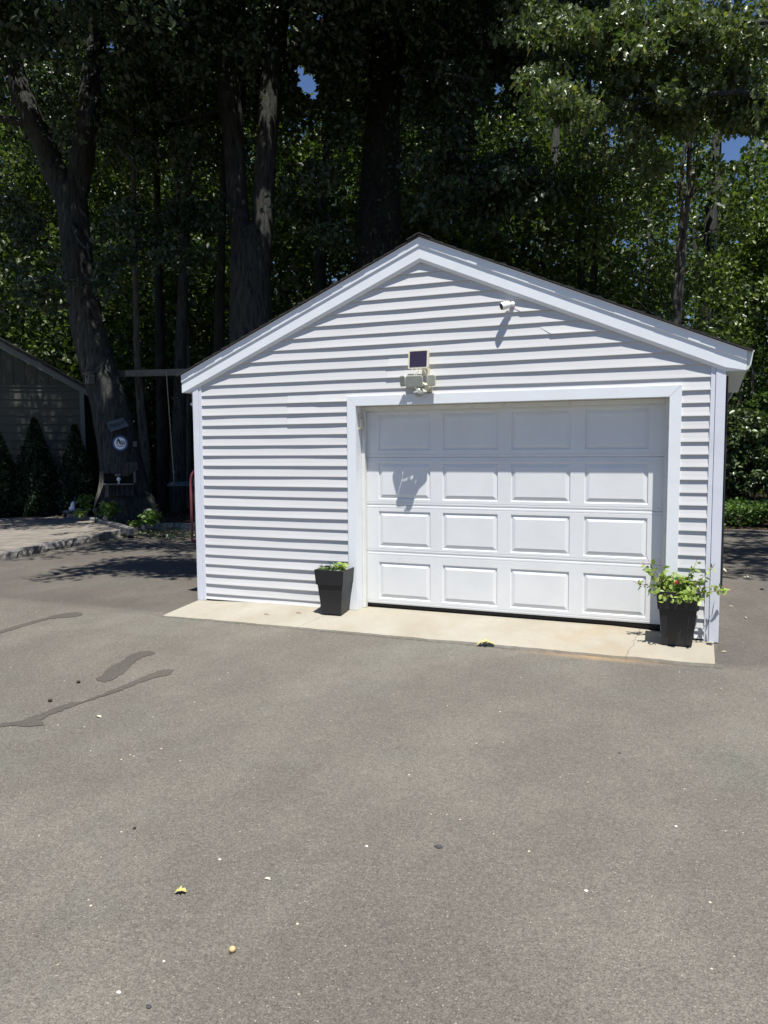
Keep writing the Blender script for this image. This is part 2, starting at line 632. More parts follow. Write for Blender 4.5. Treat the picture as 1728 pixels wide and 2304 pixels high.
def crown_mesh(name, P, size, mat, parent, seed, tmpl=(HEX_V, HEX_Q), up=.6, droop=.35, kind=None):
    rng = np.random.default_rng(seed)
    V, Q = leaves(P, size, rng, tmpl, up, droop)
    if parent is not None:
        V = V - origin_of(parent)
    o = link_mesh(name, array_mesh(name, V, Q), mat, parent)
    if kind:
        o['kind'] = kind
    return o


def ellipsoid(n, c, r, rng, shell=.5, zmin=-9):
    d = rng.normal(size=(n * 2, 3))
    d /= np.linalg.norm(d, axis=1)[:, None]
    q = rng.uniform(shell, 1, n * 2) ** .7
    p = d * q[:, None]
    p = p[p[:, 2] > zmin][:n]
    return np.asarray(c) + p * np.asarray(r)


def trunk_mb(mb, pts, rs, seed=0, n=20, ridge=.07, flare=None, step=.25):
    """gnarled trunk: smooth path, radius with furrows and root flare"""
    pts = np.array(pts, float)
    L = np.concatenate([[0], np.cumsum(np.linalg.norm(np.diff(pts, axis=0), axis=1))])
    m_ = max(4, int(L[-1] / step))
    s = np.linspace(0, L[-1], m_)
    P = np.stack([np.interp(s, L, pts[:, i]) for i in range(3)], 1)
    for _ in range(3):
        P[1:-1] = (P[:-2] + 2 * P[1:-1] + P[2:]) / 4
    R = np.interp(s, L, rs)
    t = np.gradient(P, axis=0)
    t /= np.linalg.norm(t, axis=1)[:, None]
    ref = np.array([1., 0, 0]) if abs(t[0][0]) < .9 else np.array([0, 1., 0])
    vs = []
    for i in range(m_):
        x = ref - t[i] * (ref @ t[i])
        x /= np.linalg.norm(x)
        y = np.cross(t[i], x)
        for k_ in range(n):
            a = 2 * math.pi * k_ / n
            q = 1 + ridge * (.6 * math.sin(a * 3 + seed + s[i] * .35) + .5 * math.sin(a * 7 + seed * 2 - s[i] * .2)) + ridge * .6 * vnoise(k_ * 1.7 + s[i] * 1.3, seed) + ridge * .5 * vnoise(s[i] * 2.1 + k_ * .3, seed + 3)
            if flare:
                hgt = s[i]
                q += flare[0] * math.exp(-hgt / flare[1]) * (1 + .55 * math.sin(a * 5 + seed))
            vs.append(P[i] + R[i] * q * (math.cos(a) * x + math.sin(a) * y))
    fs = [(i * n + k_, i * n + (k_ + 1) % n, (i + 1) * n + (k_ + 1) % n, (i + 1) * n + k_) for i in range(m_ - 1) for k_ in range(n)]
    fs += [tuple(range(n - 1, -1, -1)), tuple((m_ - 1) * n + k_ for k_ in range(n))]
    mb.add(vs, fs)


def limb(mb, a, b, r0, r1, seed, n=8, sag=.0, wig=.25, m_=9):
    rg = random.Random(seed)
    a, b = np.array(a, float), np.array(b, float)
    L = np.linalg.norm(b - a)
    pts = []
    for i in range(m_):
        q = i / (m_ - 1)
        p = a + (b - a) * q
        if 0 < i < m_ - 1:
            p = p + np.array([rg.uniform(-1, 1), rg.uniform(-1, 1), rg.uniform(-1, 1)]) * wig * L * .08
        p[2] += sag * math.sin(q * math.pi)
        pts.append(p)
    mb.tube(pts, np.linspace(r0, r1, m_), n)
    return pts


def on_x(u, v, x):
    r = ray(u, v)
    return CAM + r * (x - CAM[0]) / r[0]


# ------------------------------------------------------------------ ground, drive, apron
GZ = -.09


def back_edge(x):
    """where the asphalt ends and the woods begin"""
    return float(np.interp(x, [-40, -7, -5, 0, 5.5, 8, 40], [7.2, 7.4, 7.9, 9.5, 11.5, 11.7, 12]))


def ground_z(x, y):
    t = max(0., y - back_edge(x))
    s = min(1., t / .7)
    s = s * s * (3 - 2 * s)
    q = -.16 + .22 * s + .012 * t
    return q + (.03 * vnoise(x * .9 + y * .4, 4) + .02 * vnoise(x * 2.3 - y * 1.9, 8)) * s


gx = np.concatenate([np.linspace(-160, -24, 18), np.linspace(-22, 16, 77), np.linspace(20, 160, 18)])
gy = np.concatenate([np.linspace(-120, 4, 16), np.linspace(5, 24, 58), np.linspace(26, 220, 24)])
gv = [(x, y, ground_z(x, y)) for y in gy for x in gx]
nx = len(gx)
gq = [(j * nx + i, j * nx + i + 1, (j + 1) * nx + i + 1, (j + 1) * nx + i) for j in range(len(gy) - 1) for i in range(nx - 1)]
tag(link_mesh('ground', array_mesh('ground', np.array(gv), np.array(gq)), 'forest_floor', smooth=True), kind='structure')

kerb_line = [(-4.9, -3.2), (-5.15, -1.2), (-5.3, .6), (-5.43, 1.9), (-5.73, 3.2), (-5.86, 4.54), (-6.25, 5.75), (-6.42, 6.55), (-6.35, 7.05), (-5.9, 7.38), (-5.4, 7.5), (-4.4, 7.7), (-3.2, 8.1)]
drive = [(-60, -60), (60, -60), (60, 11.9), (9, 11.75), (7.6, 11.6), (6.9, 11.7), (6.1, 11.5), (5.4, 11.6), (3, 10.6), (0, 9.6), (-3.1, 8.05)] + [(x + .05, y - .04) for x, y in kerb_line[::-1]] + [(-4.85, -3.4), (-60, -3.4)]
mb = MB()
mb.add([(x, y, GZ) for x, y in drive], [tuple(range(len(drive)))])
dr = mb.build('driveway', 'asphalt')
tag(dr, kind='structure')


def jag(poly, amp, seed, step=.05):
    rg = random.Random(seed)
    out = []
    for i, a in enumerate(poly):
        b = poly[(i + 1) % len(poly)]
        L = math.dist(a, b)
        k_ = max(1, int(L / step))
        for j in range(k_):
            q = j / k_
            out.append((a[0] + (b[0] - a[0]) * q + rg.uniform(-amp, amp), a[1] + (b[1] - a[1]) * q + rg.uniform(-amp, amp)))
    return out


ST = [[(-60, 305), (0, 290), (120, 255), (300, 205), (450, 165), (540, 148), (640, 140), (690, 150), (680, 165), (600, 180), (490, 188), (400, 198), (250, 240), (130, 280), (0, 315), (-60, 332)],
      [(1290, 475), (1240, 462), (1160, 465), (1090, 490), (1010, 545), (920, 590), (870, 630), (855, 660), (795, 690), (810, 710), (870, 722), (940, 700), (1010, 655), (1070, 610), (1110, 560), (1180, 515), (1270, 490)],
      [(1440, 622), (1400, 612), (1320, 622), (1230, 660), (1120, 705), (980, 765), (830, 825), (680, 880), (600, 885), (480, 930), (330, 985), (170, 1040), (0, 1066), (-80, 1075), (-80, 1100), (0, 1092), (130, 1085), (220, 1093), (370, 1075), (375, 1050), (330, 1045), (420, 990), (560, 940), (700, 890), (850, 840), (1000, 790), (1160, 725), (1300, 680), (1400, 660)]]
for i, poly in enumerate(ST):
    pw = [tuple(on_z((x / 3.687) / K, (1340 + y / 3.687) / K, GZ)[:2]) for x, y in poly]
    pw = jag(pw, .011, i, .022)
    mb = MB()
    mb.add([(x, y, GZ + .004) for x, y in pw], [tuple(range(len(pw)))])
    o = mb.build('damp_stain', 'asphalt_wet', dr)
    o['label'] = ('damp dark streak reaching in from the left', 'short broad damp patch', 'long damp streak below the broad patch')[i]

# concrete apron: a thin sloping slab with a worn front edge
AX0, AX1, AY = .02, 5.735, -.68


def slab_z(x, y):
    back = -.03 + .03 * min(1, max(0, min(x - .2, 5.6 - x) / .8))
    front = -.078 + (.078 - .056) * (x / 5.7)
    t = min(1, max(0, -y / -AY))
    return back + (front - back) * t


mb = MB()
xs = np.linspace(AX0, AX1, 90)
ys = np.linspace(.21, AY, 12)
vs = []
for j, y in enumerate(ys):
    for x in xs:
        yy = y + (.016 * vnoise(x * 3.1, 2) + .010 * vnoise(x * 13, 5) if j == len(ys) - 1 else 0)
        vs.append((x, yy, slab_z(x, y) - (.006 if j == len(ys) - 1 else 0)))
n_ = len(xs)
for x in xs:
    vs.append((x, AY + .016 * vnoise(x * 3.1, 2) + .010 * vnoise(x * 13, 5) - .006, -.15))
fs = [(j * n_ + i, (j + 1) * n_ + i, (j + 1) * n_ + i + 1, j * n_ + i + 1) for j in range(len(ys)) for i in range(n_ - 1)]
fs = [f[::-1] for f in fs] if False else fs
mb.add(vs, fs)
for xx, fl in ((AX0, 0), (AX1, 1)):
    col_ = [(xx, y, slab_z(xx, y) - (.006 if j == len(ys) - 1 else 0)) for j, y in enumerate(ys)]
    low = [(x, y, -.15) for x, y, z in col_]
    for j in range(len(ys) - 1):
        mb.add([col_[j], col_[j + 1], low[j + 1], low[j]], [(0, 1, 2, 3)])
tag(mb.build('concrete_apron', 'concrete'), kind='structure')

# ------------------------------------------------------------------ garage
W = 5.7734
XP, ZP, SL = 2.859, 3.689, .426
XL, XR, ZE = -.135, 5.9375, 2.451
TLO, TLI, TRI, TRO, TZO, TZI = 2.0117, 2.1129, 5.2999, 5.4063, 2.3442, 2.238
gar = thing('garage', (2.86, 0, 0), 'single storey white clapboard garage with a wide panelled door', 'garage')


def rake_z(x, dz=0.):
    return ZP - SL * abs(x - XP) + dz


SEAMS = [(1.269, 2.05, 2.36), (2.472, 2.5, 2.80), (1.02, .35, .40), (4.2, 2.85, 3.0), (3.9, 3.15, 3.3)]


def siding_front():
    mb = MB()
    E0, Y1 = .1174, .0165
    for k_ in range(-1, 31):
        zb = .058 + E0 * k_
        zt = zb + E0
        if k_ == -1:
            zb = -.012
        segs = [(.112, 5.661)]
        if zb < TZI:
            segs = [(.112, TLO + .03), (TRO - .03, 5.661)]
        for a, b in segs:
            def lim(z):
                d = (ZP + .07 - z) / SL
                return max(a, XP - d), min(b, XP + d)
            l0, r0 = lim(zb)
            l1, r1 = lim(zt)
            if r0 - l0 < .05:
                continue
            if r1 - l1 < .02:
                l1 = r1 = XP
            ts = list(np.linspace(0, 1, max(4, int((r0 - l0) / .09))))
            for sx, z0, z1 in SEAMS:
                if z0 < zb + .05 < z1 and l0 < sx < r0:
                    t = (sx - l0) / (r0 - l0)
                    ts += [t - .0004, t + .0004]
            ts.sort()
            vs, fs = [], []
            for t in ts:
                xb = l0 + (r0 - l0) * t
                xt = l1 + (r1 - l1) * t
                d = .0178 + .0026 * vnoise(xb * .75 + k_ * 7.3, 1) + .0014 * vnoise(xb * 2.3 + k_ * 3.7, 6)
                for sx, z0, z1 in SEAMS:
                    if z0 < zb + .05 < z1 and xb > sx and xb < sx + 3.2:
                        d += .0055 * max(.0, 1 - (xb - sx) / 1.1)
                # the course above the door head bellies out over the trim
                if 2.2 < zb < 2.34 and TLO - .35 < xb < TRO:
                    d += .004
                dz = .0025 * vnoise(xb * .6 + k_ * 2.9, 9)
                top = zt + .008 + .0025 * vnoise(xt * .6 + (k_ + 1) * 2.9, 9)
                vs += [(xb, Y1, zb + dz + .003), (xb, Y1 - d, zb + dz), (xb, Y1 - d - .0006, zb + dz + .005)]
                for q in (.3, .55, .78):
                    vs.append((xb + (xt - xb) * q, Y1 - d * (1 - q) ** 1.12 - .0003, zb + dz + (top - zb - dz) * q))
                vs.append((xt, Y1 - .0004, top))
            for i in range(len(ts) - 1):
                for j in range(6):
                    fs.append((i * 7 + j, (i + 1) * 7 + j, (i + 1) * 7 + j + 1, i * 7 + j + 1))
            mb.add(vs, fs)
    return mb


siding_front().build('clapboard_wall', 'siding', gar)


def siding_side(x, sgn, y0, y1, z1):
    mb = MB()
    z = -.06
    while z < z1 - .02:
        zt = min(z + .1174, z1)
        mb.add([(x, y0, z), (x, y1, z), (x + sgn * .0125, y0, z), (x + sgn * .0125, y1, z), (x, y0, zt), (x, y1, zt)],
               [(0, 1, 3, 2), (2, 3, 5, 4)])
        z += .1174
    return mb


siding_side(.012, -1, .13, 6., 2.6).build('clapboard_wall', 'siding', gar)
siding_side(W - .012, 1, .13, 6., 2.6).build('clapboard_wall', 'siding', gar)
mb = MB()
mb.add([(.012, 6, -.1), (W - .012, 6, -.1), (W - .012, 6, 2.46), (XP, 6, 3.75), (.012, 6, 2.46)], [(0, 4, 3, 2, 1)])
mb.build('clapboard_wall', 'siding', gar)

for side in (0, 1):
    mb = MB()
    if side == 0:
        mb.box((0, -.012, -.03), (.078, .012, rake_z(.04, .06)))
        mb.box((.080, -.004, -.028), (.120, .014, rake_z(.1, .06)))
        mb.box((0, .014, -.03), (.014, .128, 2.5))
    else:
        mb.box((W - .084, -.012, -.034), (W, .012, rake_z(W - .04, .06)))
        mb.box((W - .126, -.004, -.03), (W - .086, .014, rake_z(W - .1, .06)))
        mb.box((W - .014, .014, -.034), (W, .128, 2.5))
    mb.build('corner_post', 'post_white', gar, bevel=.003)
for sgn in (-1, 1):
    mb = MB()
    mb2 = MB()
    xe = XL if sgn < 0 else XR
    for M_, sec in ((mb, [(.010, 0), (-.014, 0), (-.030, .034), (-.030, .165), (.010, .165)]), (mb2, [(.010, .158), (-.036, .156), (-.041, .162), (-.041, .232), (-.045, .242), (.010, .246)])):
        zc = ZE
        xc = XP + sgn * (ZP - zc) / SL
        st = [XP] + [XP + (xc - XP) * q for q in np.linspace(.08, 1, 14)] + [xe]
        vs = []
        for i, x in enumerate(st):
            for y, dz in sec:
                wv = .0015 * vnoise(x * 1.3, 3)
                vs.append((x, y + (wv if y < 0 else 0), max(rake_z(x, dz), ZE + dz * .01)))
        n_ = len(sec)
        fs = [(i * n_ + j, i * n_ + (j + 1) % n_, (i + 1) * n_ + (j + 1) % n_, (i + 1) * n_ + j) for i in range(len(st) - 1) for j in range(n_)]
        fs += [tuple(range(n_)), tuple((len(st) - 1) * n_ + j for j in range(n_ - 1, -1, -1))]
        M_.add(vs, fs)
    o = mb.build('rake_board', 'trim_white', gar)
    mb2.build('drip_moulding', 'trim_white', gar)

# roof deck and shingles
mb = MB()
for sgn in (-1, 1):
    xe = XL if sgn < 0 else XR
    mb.prism([(XP, rake_z(XP, .21)), (xe, rake_z(xe, .21)), (xe, rake_z(xe, .244)), (XP, rake_z(XP, .244))], lambda a, b, d: (a, d, b), .0125, 6.2)
roof = mb.build('roof', 'grey_wood', gar)
mb = MB()
rg = random.Random(3)
cs = 1 / math.hypot(1, SL)
for sgn in (-1, 1):
    nrow = 24
    tot = (XP - XL + .045) if sgn < 0 else (XR + .045 - XP)
    for i in range(nrow):
        a = tot * (1 - i / nrow)
        b = tot * (1 - (i + 1) / nrow) - .03
        b = max(b, 0)
        yf = -.063 + rg.uniform(-.003, .003)
        za, zb = .249 + rg.uniform(-.002, .003), .2475
        ta, tb = .019 + rg.uniform(-.003, .004), .010
        xa, xb = XP + sgn * a, XP + sgn * b
        pts = [(xa, rake_z(xa, za)), (xb, rake_z(xb, zb)), (xb, rake_z(xb, zb + tb)), (xa, rake_z(xa, za + ta))]
        mb.prism(pts, lambda p, q, d: (p, d, q), yf, 6.24)
mb.prism([(XP - .13, rake_z(XP - .13, .272)), (XP, rake_z(XP, .272)), (XP + .13, rake_z(XP + .13, .272)), (XP + .13, rake_z(XP + .13, .284)), (XP, rake_z(XP, .286)), (XP - .13, rake_z(XP - .13, .284))], lambda p, q, d: (p, d, q), -.07, 6.24)
mb.build('shingles', 'shingle', roof)

mb = MB()
mb.prism([(.012, ZE + .001), (1.49, 2.356), (1.50, 2.356), (1.50, 2.62), (1.49, 2.62), (1.488, 2.368), (.012, ZE + .013)], lambda a, b, d: (d, a, b), W + .004, XR - .002)
mb.build('soffit', 'soffit_white', gar)
mb = MB()
mb.box((.004, .10, -.16), (.10, 5.98, -.061))
mb.box((W - .10, .10, -.16), (W - .004, 5.98, -.061))
mb.box((.101, 5.88, -.16), (W - .101, 5.98, -.061))
mb.box((.003, -.008, -.16), (.10, .099, -.032))
mb.box((W - .10, -.008, -.16), (W - .003, .099, -.036))
mb.build('foundation', 'concrete', gar)
mb = MB()
mb.box((XL + .002, .012, ZE + .001), (-.004, 6.1, ZE + .010))
mb.build('soffit', 'soffit_white', gar)
mb = MB()
mb.prism([(XR + .002, 2.46), (XR + .014, 2.456), (XR + .036, 2.50), (XR + .05, 2.60), (XR + .062, 2.622), (XR + .002, 2.628)], lambda a, b, d: (a, d, b), -.028, 6.1)
mb.build('gutter', 'soffit_white', gar)
mb = MB()
mb.tube([(W + .014, .15, .45), (W + .014, .15, 2.42)], .011, 8)
mb.build('conduit', 'black_plastic', gar)

# door trim, jambs, stops
g = .0012
fr = MB()
fr.prism([(TLO, .0), (TLI, .0), (TLI, TZI - g), (TLO, TZO - g)], lambda a, b, d: (a, d, b), -.012, .013)
fr.box((TLI - .02, .0135, 0), (TLI, .215, TZI))
fr.build('door_casing', 'trim_white', gar, bevel=.002)
fr = MB()
fr.prism([(TRI, -.01), (TRO, -.01), (TRO, TZO - g), (TRI, TZI - g)], lambda a, b, d: (a, d, b), -.012, .013)
fr.box((TRI, .0135, 0), (TRI + .02, .215, TZI))
fr.build('door_casing', 'trim_white', gar, bevel=.002)
fr = MB()
fr.prism([(TLI + g, TZI), (TRI - g, TZI), (TRO - g, TZO), (TLO + g, TZO)], lambda a, b, d: (a, d, b), -.012, .013)
fr.box((TLI + .001, .0135, TZI), (TRI - .001, .215, TZI + .02))
fr.build('door_casing', 'trim_white', gar, bevel=.002)
st = MB()
st.box((TLI + .001, .140, .002), (TLI + .040, .196, TZI - .002))
st.box((TRI - .040, .140, .002), (TRI - .001, .196, TZI - .002))
st.box((TLI + .041, .140, TZI - .048), (TRI - .041, .196, TZI - .003))
st.build('weather_strip', 'stop_vinyl', gar, bevel=.003)

# panelled overhead door
DY = .2
door = MB()
door.box((TLI + .002, DY + .03, .07), (TRI - .002, DY + .045, TZI + .01))
door = door.build('garage_door', 'door_white', gar)
PX = [2.290 + .741 * i for i in range(4)]
PW = .605
rows = [(.048, .632, .110, .520), (.632, 1.155, .690, 1.087), (1.155, 1.682, 1.222, 1.622), (1.682, 2.236, 1.755, 2.155)]
DX0, DX1 = TLI + .006, TRI - .006
for z0, z1, p0, p1 in rows:
    mb = MB()

    def hband(prof):
        """full-width strips through a list of (z, recess)"""
        vs = []
        for z, d in prof:
            vs += [(DX0, DY + d, z), (DX1, DY + d, z)]
        mb.add(vs, [(2 * i, 2 * i + 1, 2 * i + 3, 2 * i + 2) for i in range(len(prof) - 1)])
    hband([(z0 + .001, .028), (z0 + .001, .006), (z0 + .004, .002), (z0 + .016, 0), (z0 + .028, 0), (z0 + .030, .003), (z0 + .033, .003), (z0 + .035, 0), (p0, 0)])
    hband([(p1, 0), (z1 - .035, 0), (z1 - .033, .003), (z1 - .030, .003), (z1 - .028, 0), (z1 - .016, 0), (z1 - .004, .002), (z1 - .001, .006), (z1 - .001, .028)])
    edges = [DX0] + [e for x in PX for e in (x, x + PW)] + [DX1]
    for i in range(0, len(edges), 2):
        mb.add([(edges[i], DY, p0), (edges[i + 1], DY, p0), (edges[i + 1], DY, p1), (edges[i], DY, p1)], [(0, 1, 2, 3)])
    for x in PX:
        ring = []
        for off, d in ((0, 0), (.005, .004), (.007, .012), (.013, .012), (.046, .0015), (.049, .0005)):
            ring.append([(x + off, DY + d, p0 + off), (x + PW - off, DY + d, p0 + off), (x + PW - off, DY + d, p1 - off), (x + off, DY + d, p1 - off)])
        vs = [p for r in ring for p in r]
        fs = [(4 * i + j, 4 * i + (j + 1) % 4, 4 * i + 4 + (j + 1) % 4, 4 * i + 4 + j) for i in range(len(ring) - 1) for j in range(4)]
        fs.append(tuple(4 * (len(ring) - 1) + j for j in range(4)))
        mb.add(vs, fs)
    mb.build('door_section', 'door_white', door)
mb = MB()
vs = []
for i in range(31):
    x = DX0 + (DX1 - DX0) * i / 30
    zz = slab_z(x, .2)
    vs += [(x, DY + .012, .052), (x, DY + .008, .036), (x, DY + .018, zz + .012 + .004 * vnoise(x * 3, 2)), (x, DY + .035, zz - .01)]
mb.add(vs, [(4 * i + j, 4 * i + 4 + j, 4 * i + 5 + j, 4 * i + 1 + j) for i in range(30) for j in range(3)])
mb.build('bottom_seal', 'rubber', door)

# entry keypad on the door jamb
kp = thing('keypad', (TLI, .09, 2.05), 'small beige flip-cover door keypad on the left jamb', 'keypad')
mb = MB()
mb.box((TLI + .001, .055, 1.985), (TLI + .014, .128, 2.155))
mb.build('base', 'cream_plastic', kp, bevel=.004)
mb = MB()
mb.prism([(TLI + .0145, 2.11), (TLI + .0145, 1.99), (TLI + .045, 2.0), (TLI + .03, 2.10)], lambda a, b, d: (a, d, b), .06, .122)
mb.build('cover', 'cream_plastic', kp, bevel=.003)


# ------------------------------------------------------------------ wall lamp with solar panel
def frame_axes(fwd, roll=0.):
    f = np.array(fwd, float)
    f /= np.linalg.norm(f)
    r = np.cross(f, [0, 0, 1.])
    r /= np.linalg.norm(r)
    u = np.cross(r, f)
    c, s = math.cos(roll), math.sin(roll)
    return np.array([c * r + s * u, f, -s * r + c * u])


def rounded(w_, h_, r, n=4):
    out = []
    for cx, cz, a0 in ((w_ / 2 - r, h_ / 2 - r, 0), (-w_ / 2 + r, h_ / 2 - r, 90), (-w_ / 2 + r, -h_ / 2 + r, 180), (w_ / 2 - r, -h_ / 2 + r, 270)):
        for i in range(n + 1):
            a = rad(a0 + 90 * i / n)
            out.append((cx + r * math.cos(a), cz + r * math.sin(a)))
    return out


def plate(mb, c, A, w_, h_, r, d0, d1, taper=1.):
    """rounded plate, its face looking along A[1]"""
    c = np.array(c, float)
    p = rounded(w_, h_, r)
    n = len(p)
    vs = [c + A[0] * a * taper + A[2] * b * taper + A[1] * d0 for a, b in p] + [c + A[0] * a + A[2] * b + A[1] * d1 for a, b in p]
    mb.add(vs, [tuple(range(n - 1, -1, -1)), tuple(range(n, 2 * n))] + [(i, (i + 1) % n, n + (i + 1) % n, n + i) for i in range(n)])


lamp = thing('flood_light', (2.86, 0, 2.45), 'three-headed cream security floodlight with solar panel above the garage door', 'light')
A = frame_axes((-.02, -.99, .10))
pc = np.array([2.868, -.10, 2.692])
mb = MB()
plate(mb, pc, A, .225, .198, .014, -.022, .004)
sp = mb.build('solar_panel', 'cream_plastic', lamp, bevel=.003)
mb = MB()
plate(mb, pc, A, .188, .162, .004, .0045, .007)
mb.build('solar_cell', 'solar_cell', sp)
mb = MB()
mb.tube([pc - A[1] * .02, (2.90, -.05, 2.60), (2.92, -.02, 2.575), (2.92, .012, 2.57)], .010, 8)
mb.box((2.88, -.014, 2.53), (2.96, .008, 2.61))
mb.build('bracket', 'cream_plastic', lamp)
mb = MB()
for p in ([(2.80, -.115, 2.60), (2.815, -.12, 2.56), (2.83, -.11, 2.53)], [(2.90, -.11, 2.60), (2.885, -.13, 2.57), (2.85, -.12, 2.53)], [(2.92, -.11, 2.60), (2.95, -.11, 2.55), (2.955, -.08, 2.50)], [(2.86, -.11, 2.60), (2.86, -.125, 2.56), (2.845, -.12, 2.52)]):
    mb.tube(p, .0032, 6)
mb.build('cable', 'wire', lamp)
for c_, f_, w_, h_ in (((2.848, -.165, 2.462), (.06, -.95, -.16), .188, .122), ((2.708, -.115, 2.472), (-.50, -.80, -.10), .098, .115), ((3.008, -.100, 2.470), (.28, -.90, -.10), .092, .118)):
    A = frame_axes(f_)
    mb = MB()
    plate(mb, c_, A, w_, h_, .022, -.055, .012, .72)
    hd = mb.build('lamp_head', 'cream_plastic', lamp, bevel=.003)
    mb = MB()
    plate(mb, c_, A, w_ - .016, h_ - .016, .018, .0125, .016)
    mb.build('lens', 'grey_lens', hd, bevel=.002)
mb = MB()
mb.box((2.90, -.02, 2.36), (2.985, .008, 2.47))
mb.tube([(2.94, -.012, 2.43), (2.94, -.06, 2.43), (2.90, -.10, 2.44)], .018, 10)
mb.tube([(2.94, -.05, 2.43), (2.99, -.07, 2.45)], .014, 8)
mb.tube([(2.93, -.06, 2.43), (2.77, -.09, 2.455)], .013, 8)
mb.obox((2.955, -.09, 2.405), (.022, .03, .03), frame_axes((.3, -.9, -.3)))
mb.obox((2.935, -.10, 2.365), (.02, .02, .016), frame_axes((.5, -.8, .2)))
mb.build('mount', 'cream_plastic', lamp, bevel=.003)
mb = MB()
A = frame_axes((-.02, -.95, -.28))
mb.lathe((2.885, -.125, 2.305), [(.020, 0), (.038, .004), (.046, .03), (.047, .055), (.040, .085), (.02, .092)], 18)
sn = mb.build('sensor', 'grey_lens', lamp, smooth=True)
mb = MB()
mb.obox((2.862, -.17, 2.352), (.022, .004, .004))
mb.build('sensor_hood', 'white_plastic', sn)
mb = MB()
mb.obox((2.862, -.15, 2.40), (.008, .016, .012))
mb.build('hood_clip', 'white_plastic', lamp)

# ------------------------------------------------------------------ bullet camera
cam_t = thing('security_camera', (3.80, 0, 3.18), 'small white bullet security camera high on the gable', 'camera')
A = frame_axes((-.66, -.66, -.30))
c_ = np.array([3.760, -.068, 3.171])
mb = MB()
prof = [(-.062, .010), (-.058, .026), (-.045, .034), (-.02, .038), (.03, .037), (.042, .034)]
n_ = 22
vs = []
for d, r in prof:
    for i in range(n_):
        a = 2 * math.pi * i / n_
        vs.append(c_ + A[1] * d + A[0] * r * .86 * math.cos(a) + A[2] * r * 1.05 * math.sin(a))
fs = [(i * n_ + j, i * n_ + (j + 1) % n_, (i + 1) * n_ + (j + 1) % n_, (i + 1) * n_ + j) for i in range(len(prof) - 1) for j in range(n_)]
fs += [tuple(range(n_ - 1, -1, -1)), tuple((len(prof) - 1) * n_ + j for j in range(n_))]
mb.add(vs, fs)
mb.build('body', 'white_plastic', cam_t, smooth=False, bevel=.002)
mb = MB()
vs = []
for d, r in ((.0425, .030), (.045, .030), (.046, .022)):
    for i in range(n_):
        a = 2 * math.pi * i / n_
        vs.append(c_ + A[1] * d + A[0] * r * .86 * math.cos(a) + A[2] * r * 1.05 * math.sin(a))
fs = [(i * n_ + j, i * n_ + (j + 1) % n_, (i + 1) * n_ + (j + 1) % n_, (i + 1) * n_ + j) for i in range(2) for j in range(n_)]
fs += [tuple(range(n_ - 1, -1, -1)), tuple(2 * n_ + j for j in range(n_))]
mb.add(vs, fs)
mb.build('lens_face', 'glass_black', cam_t)
mb = MB()
mb.lathe((3.822, -.002, 3.19), [(.026, 0), (.026, .012), (.018, .02)], 14, ax=[(1, 0, 0), (0, 0, 1), (0, -1, 0)])
mb.tube([(3.822, -.01, 3.19), (3.815, -.03, 3.187), (3.798, -.042, 3.184)], .015, 10)
mb.build('mount', 'white_plastic', cam_t)

# twin eave lights on the hidden left wall
el = thing('eave_light', (-.02, .2, 2.3), 'white two-headed lamp under the left eave of the garage', 'light')
for c_, f_ in (((-.075, .17, 2.335), (-.45, -.35, -.75)), ((-.045, .20, 2.165), (-.5, -.2, -.8))):
    A = frame_axes(f_)
    mb = MB()
    mb.lathe(c_, [(.022, -.075), (.030, -.06), (.046, -.02), (.058, .05), (.052, .056)], 16, ax=[A[0], A[2], A[1]])
    mb.build('lamp_head', 'white_plastic', el, smooth=False)
mb = MB()
mb.box((-.03, .16, 2.20), (.0, .28, 2.34))
mb.tube([(-.02, .2, 2.32), (-.05, .19, 2.38), (-.065, .18, 2.36)], .012, 8)
mb.tube([(-.02, .21, 2.25), (-.03, .205, 2.20)], .012, 8)
mb.build('mount', 'white_plastic', el)


# ------------------------------------------------------------------ planters and their plants
def on_slab(u, v, dz=0.):
    z = -.02
    for _ in range(20):
        p = on_z(u, v, z + dz)
        z = slab_z(p[0], p[1])
    return p


def pot(name, label, base, ax, s_base, s_top, h, band):
    """square tapered pot: base = centre of the foot, ax = direction of its right side"""
    ax = np.array([ax[0], ax[1], 0.])
    ax /= np.linalg.norm(ax)
    ay = np.array([-ax[1], ax[0], 0.])
    base = np.array(base, float)
    t = thing(name, base, label, 'planter', 'black square planters by the garage door')

    def sq(s, z):
        return [base + ax * s / 2 * i + ay * s / 2 * j + np.array([0, 0, z]) for i, j in ((-1, -1), (1, -1), (1, 1), (-1, 1))]
    mid = s_base + (s_top - s_base) * (h - band) / h
    rings = [sq(s_base, 0), sq(mid - .012, h - band), ]
    mb = MB()
    vs = [p for r in rings for p in r]
    mb.add(vs, [(0, 3, 2, 1)] + [(j, (j + 1) % 4, 4 + (j + 1) % 4, 4 + j) for j in range(4)] + [(4, 5, 6, 7)])
    mb.build('body', 'black_plastic', t, bevel=.004)
    mb = MB()
    rings = [sq(mid - .01, h - band), sq(mid + .012, h - band), sq(s_top, h), sq(s_top - .022, h), sq(mid - .016, h - band * .55)]
    vs = [p for r in rings for p in r]
    mb.add(vs, [(i * 4 + j, i * 4 + (j + 1) % 4, i * 4 + 4 + (j + 1) % 4, i * 4 + 4 + j) for i in range(4) for j in range(4)])
    mb.build('rim', 'black_plastic', t, bevel=.003)
    mb = MB()
    zz = h - .075
    s = mid + (s_top - mid) * .5
    mb.add(sq(s - .02, zz), [(0, 1, 2, 3)])
    mb.build('soil', 'soil', t)
    return t, base, ax, ay, h, s_top


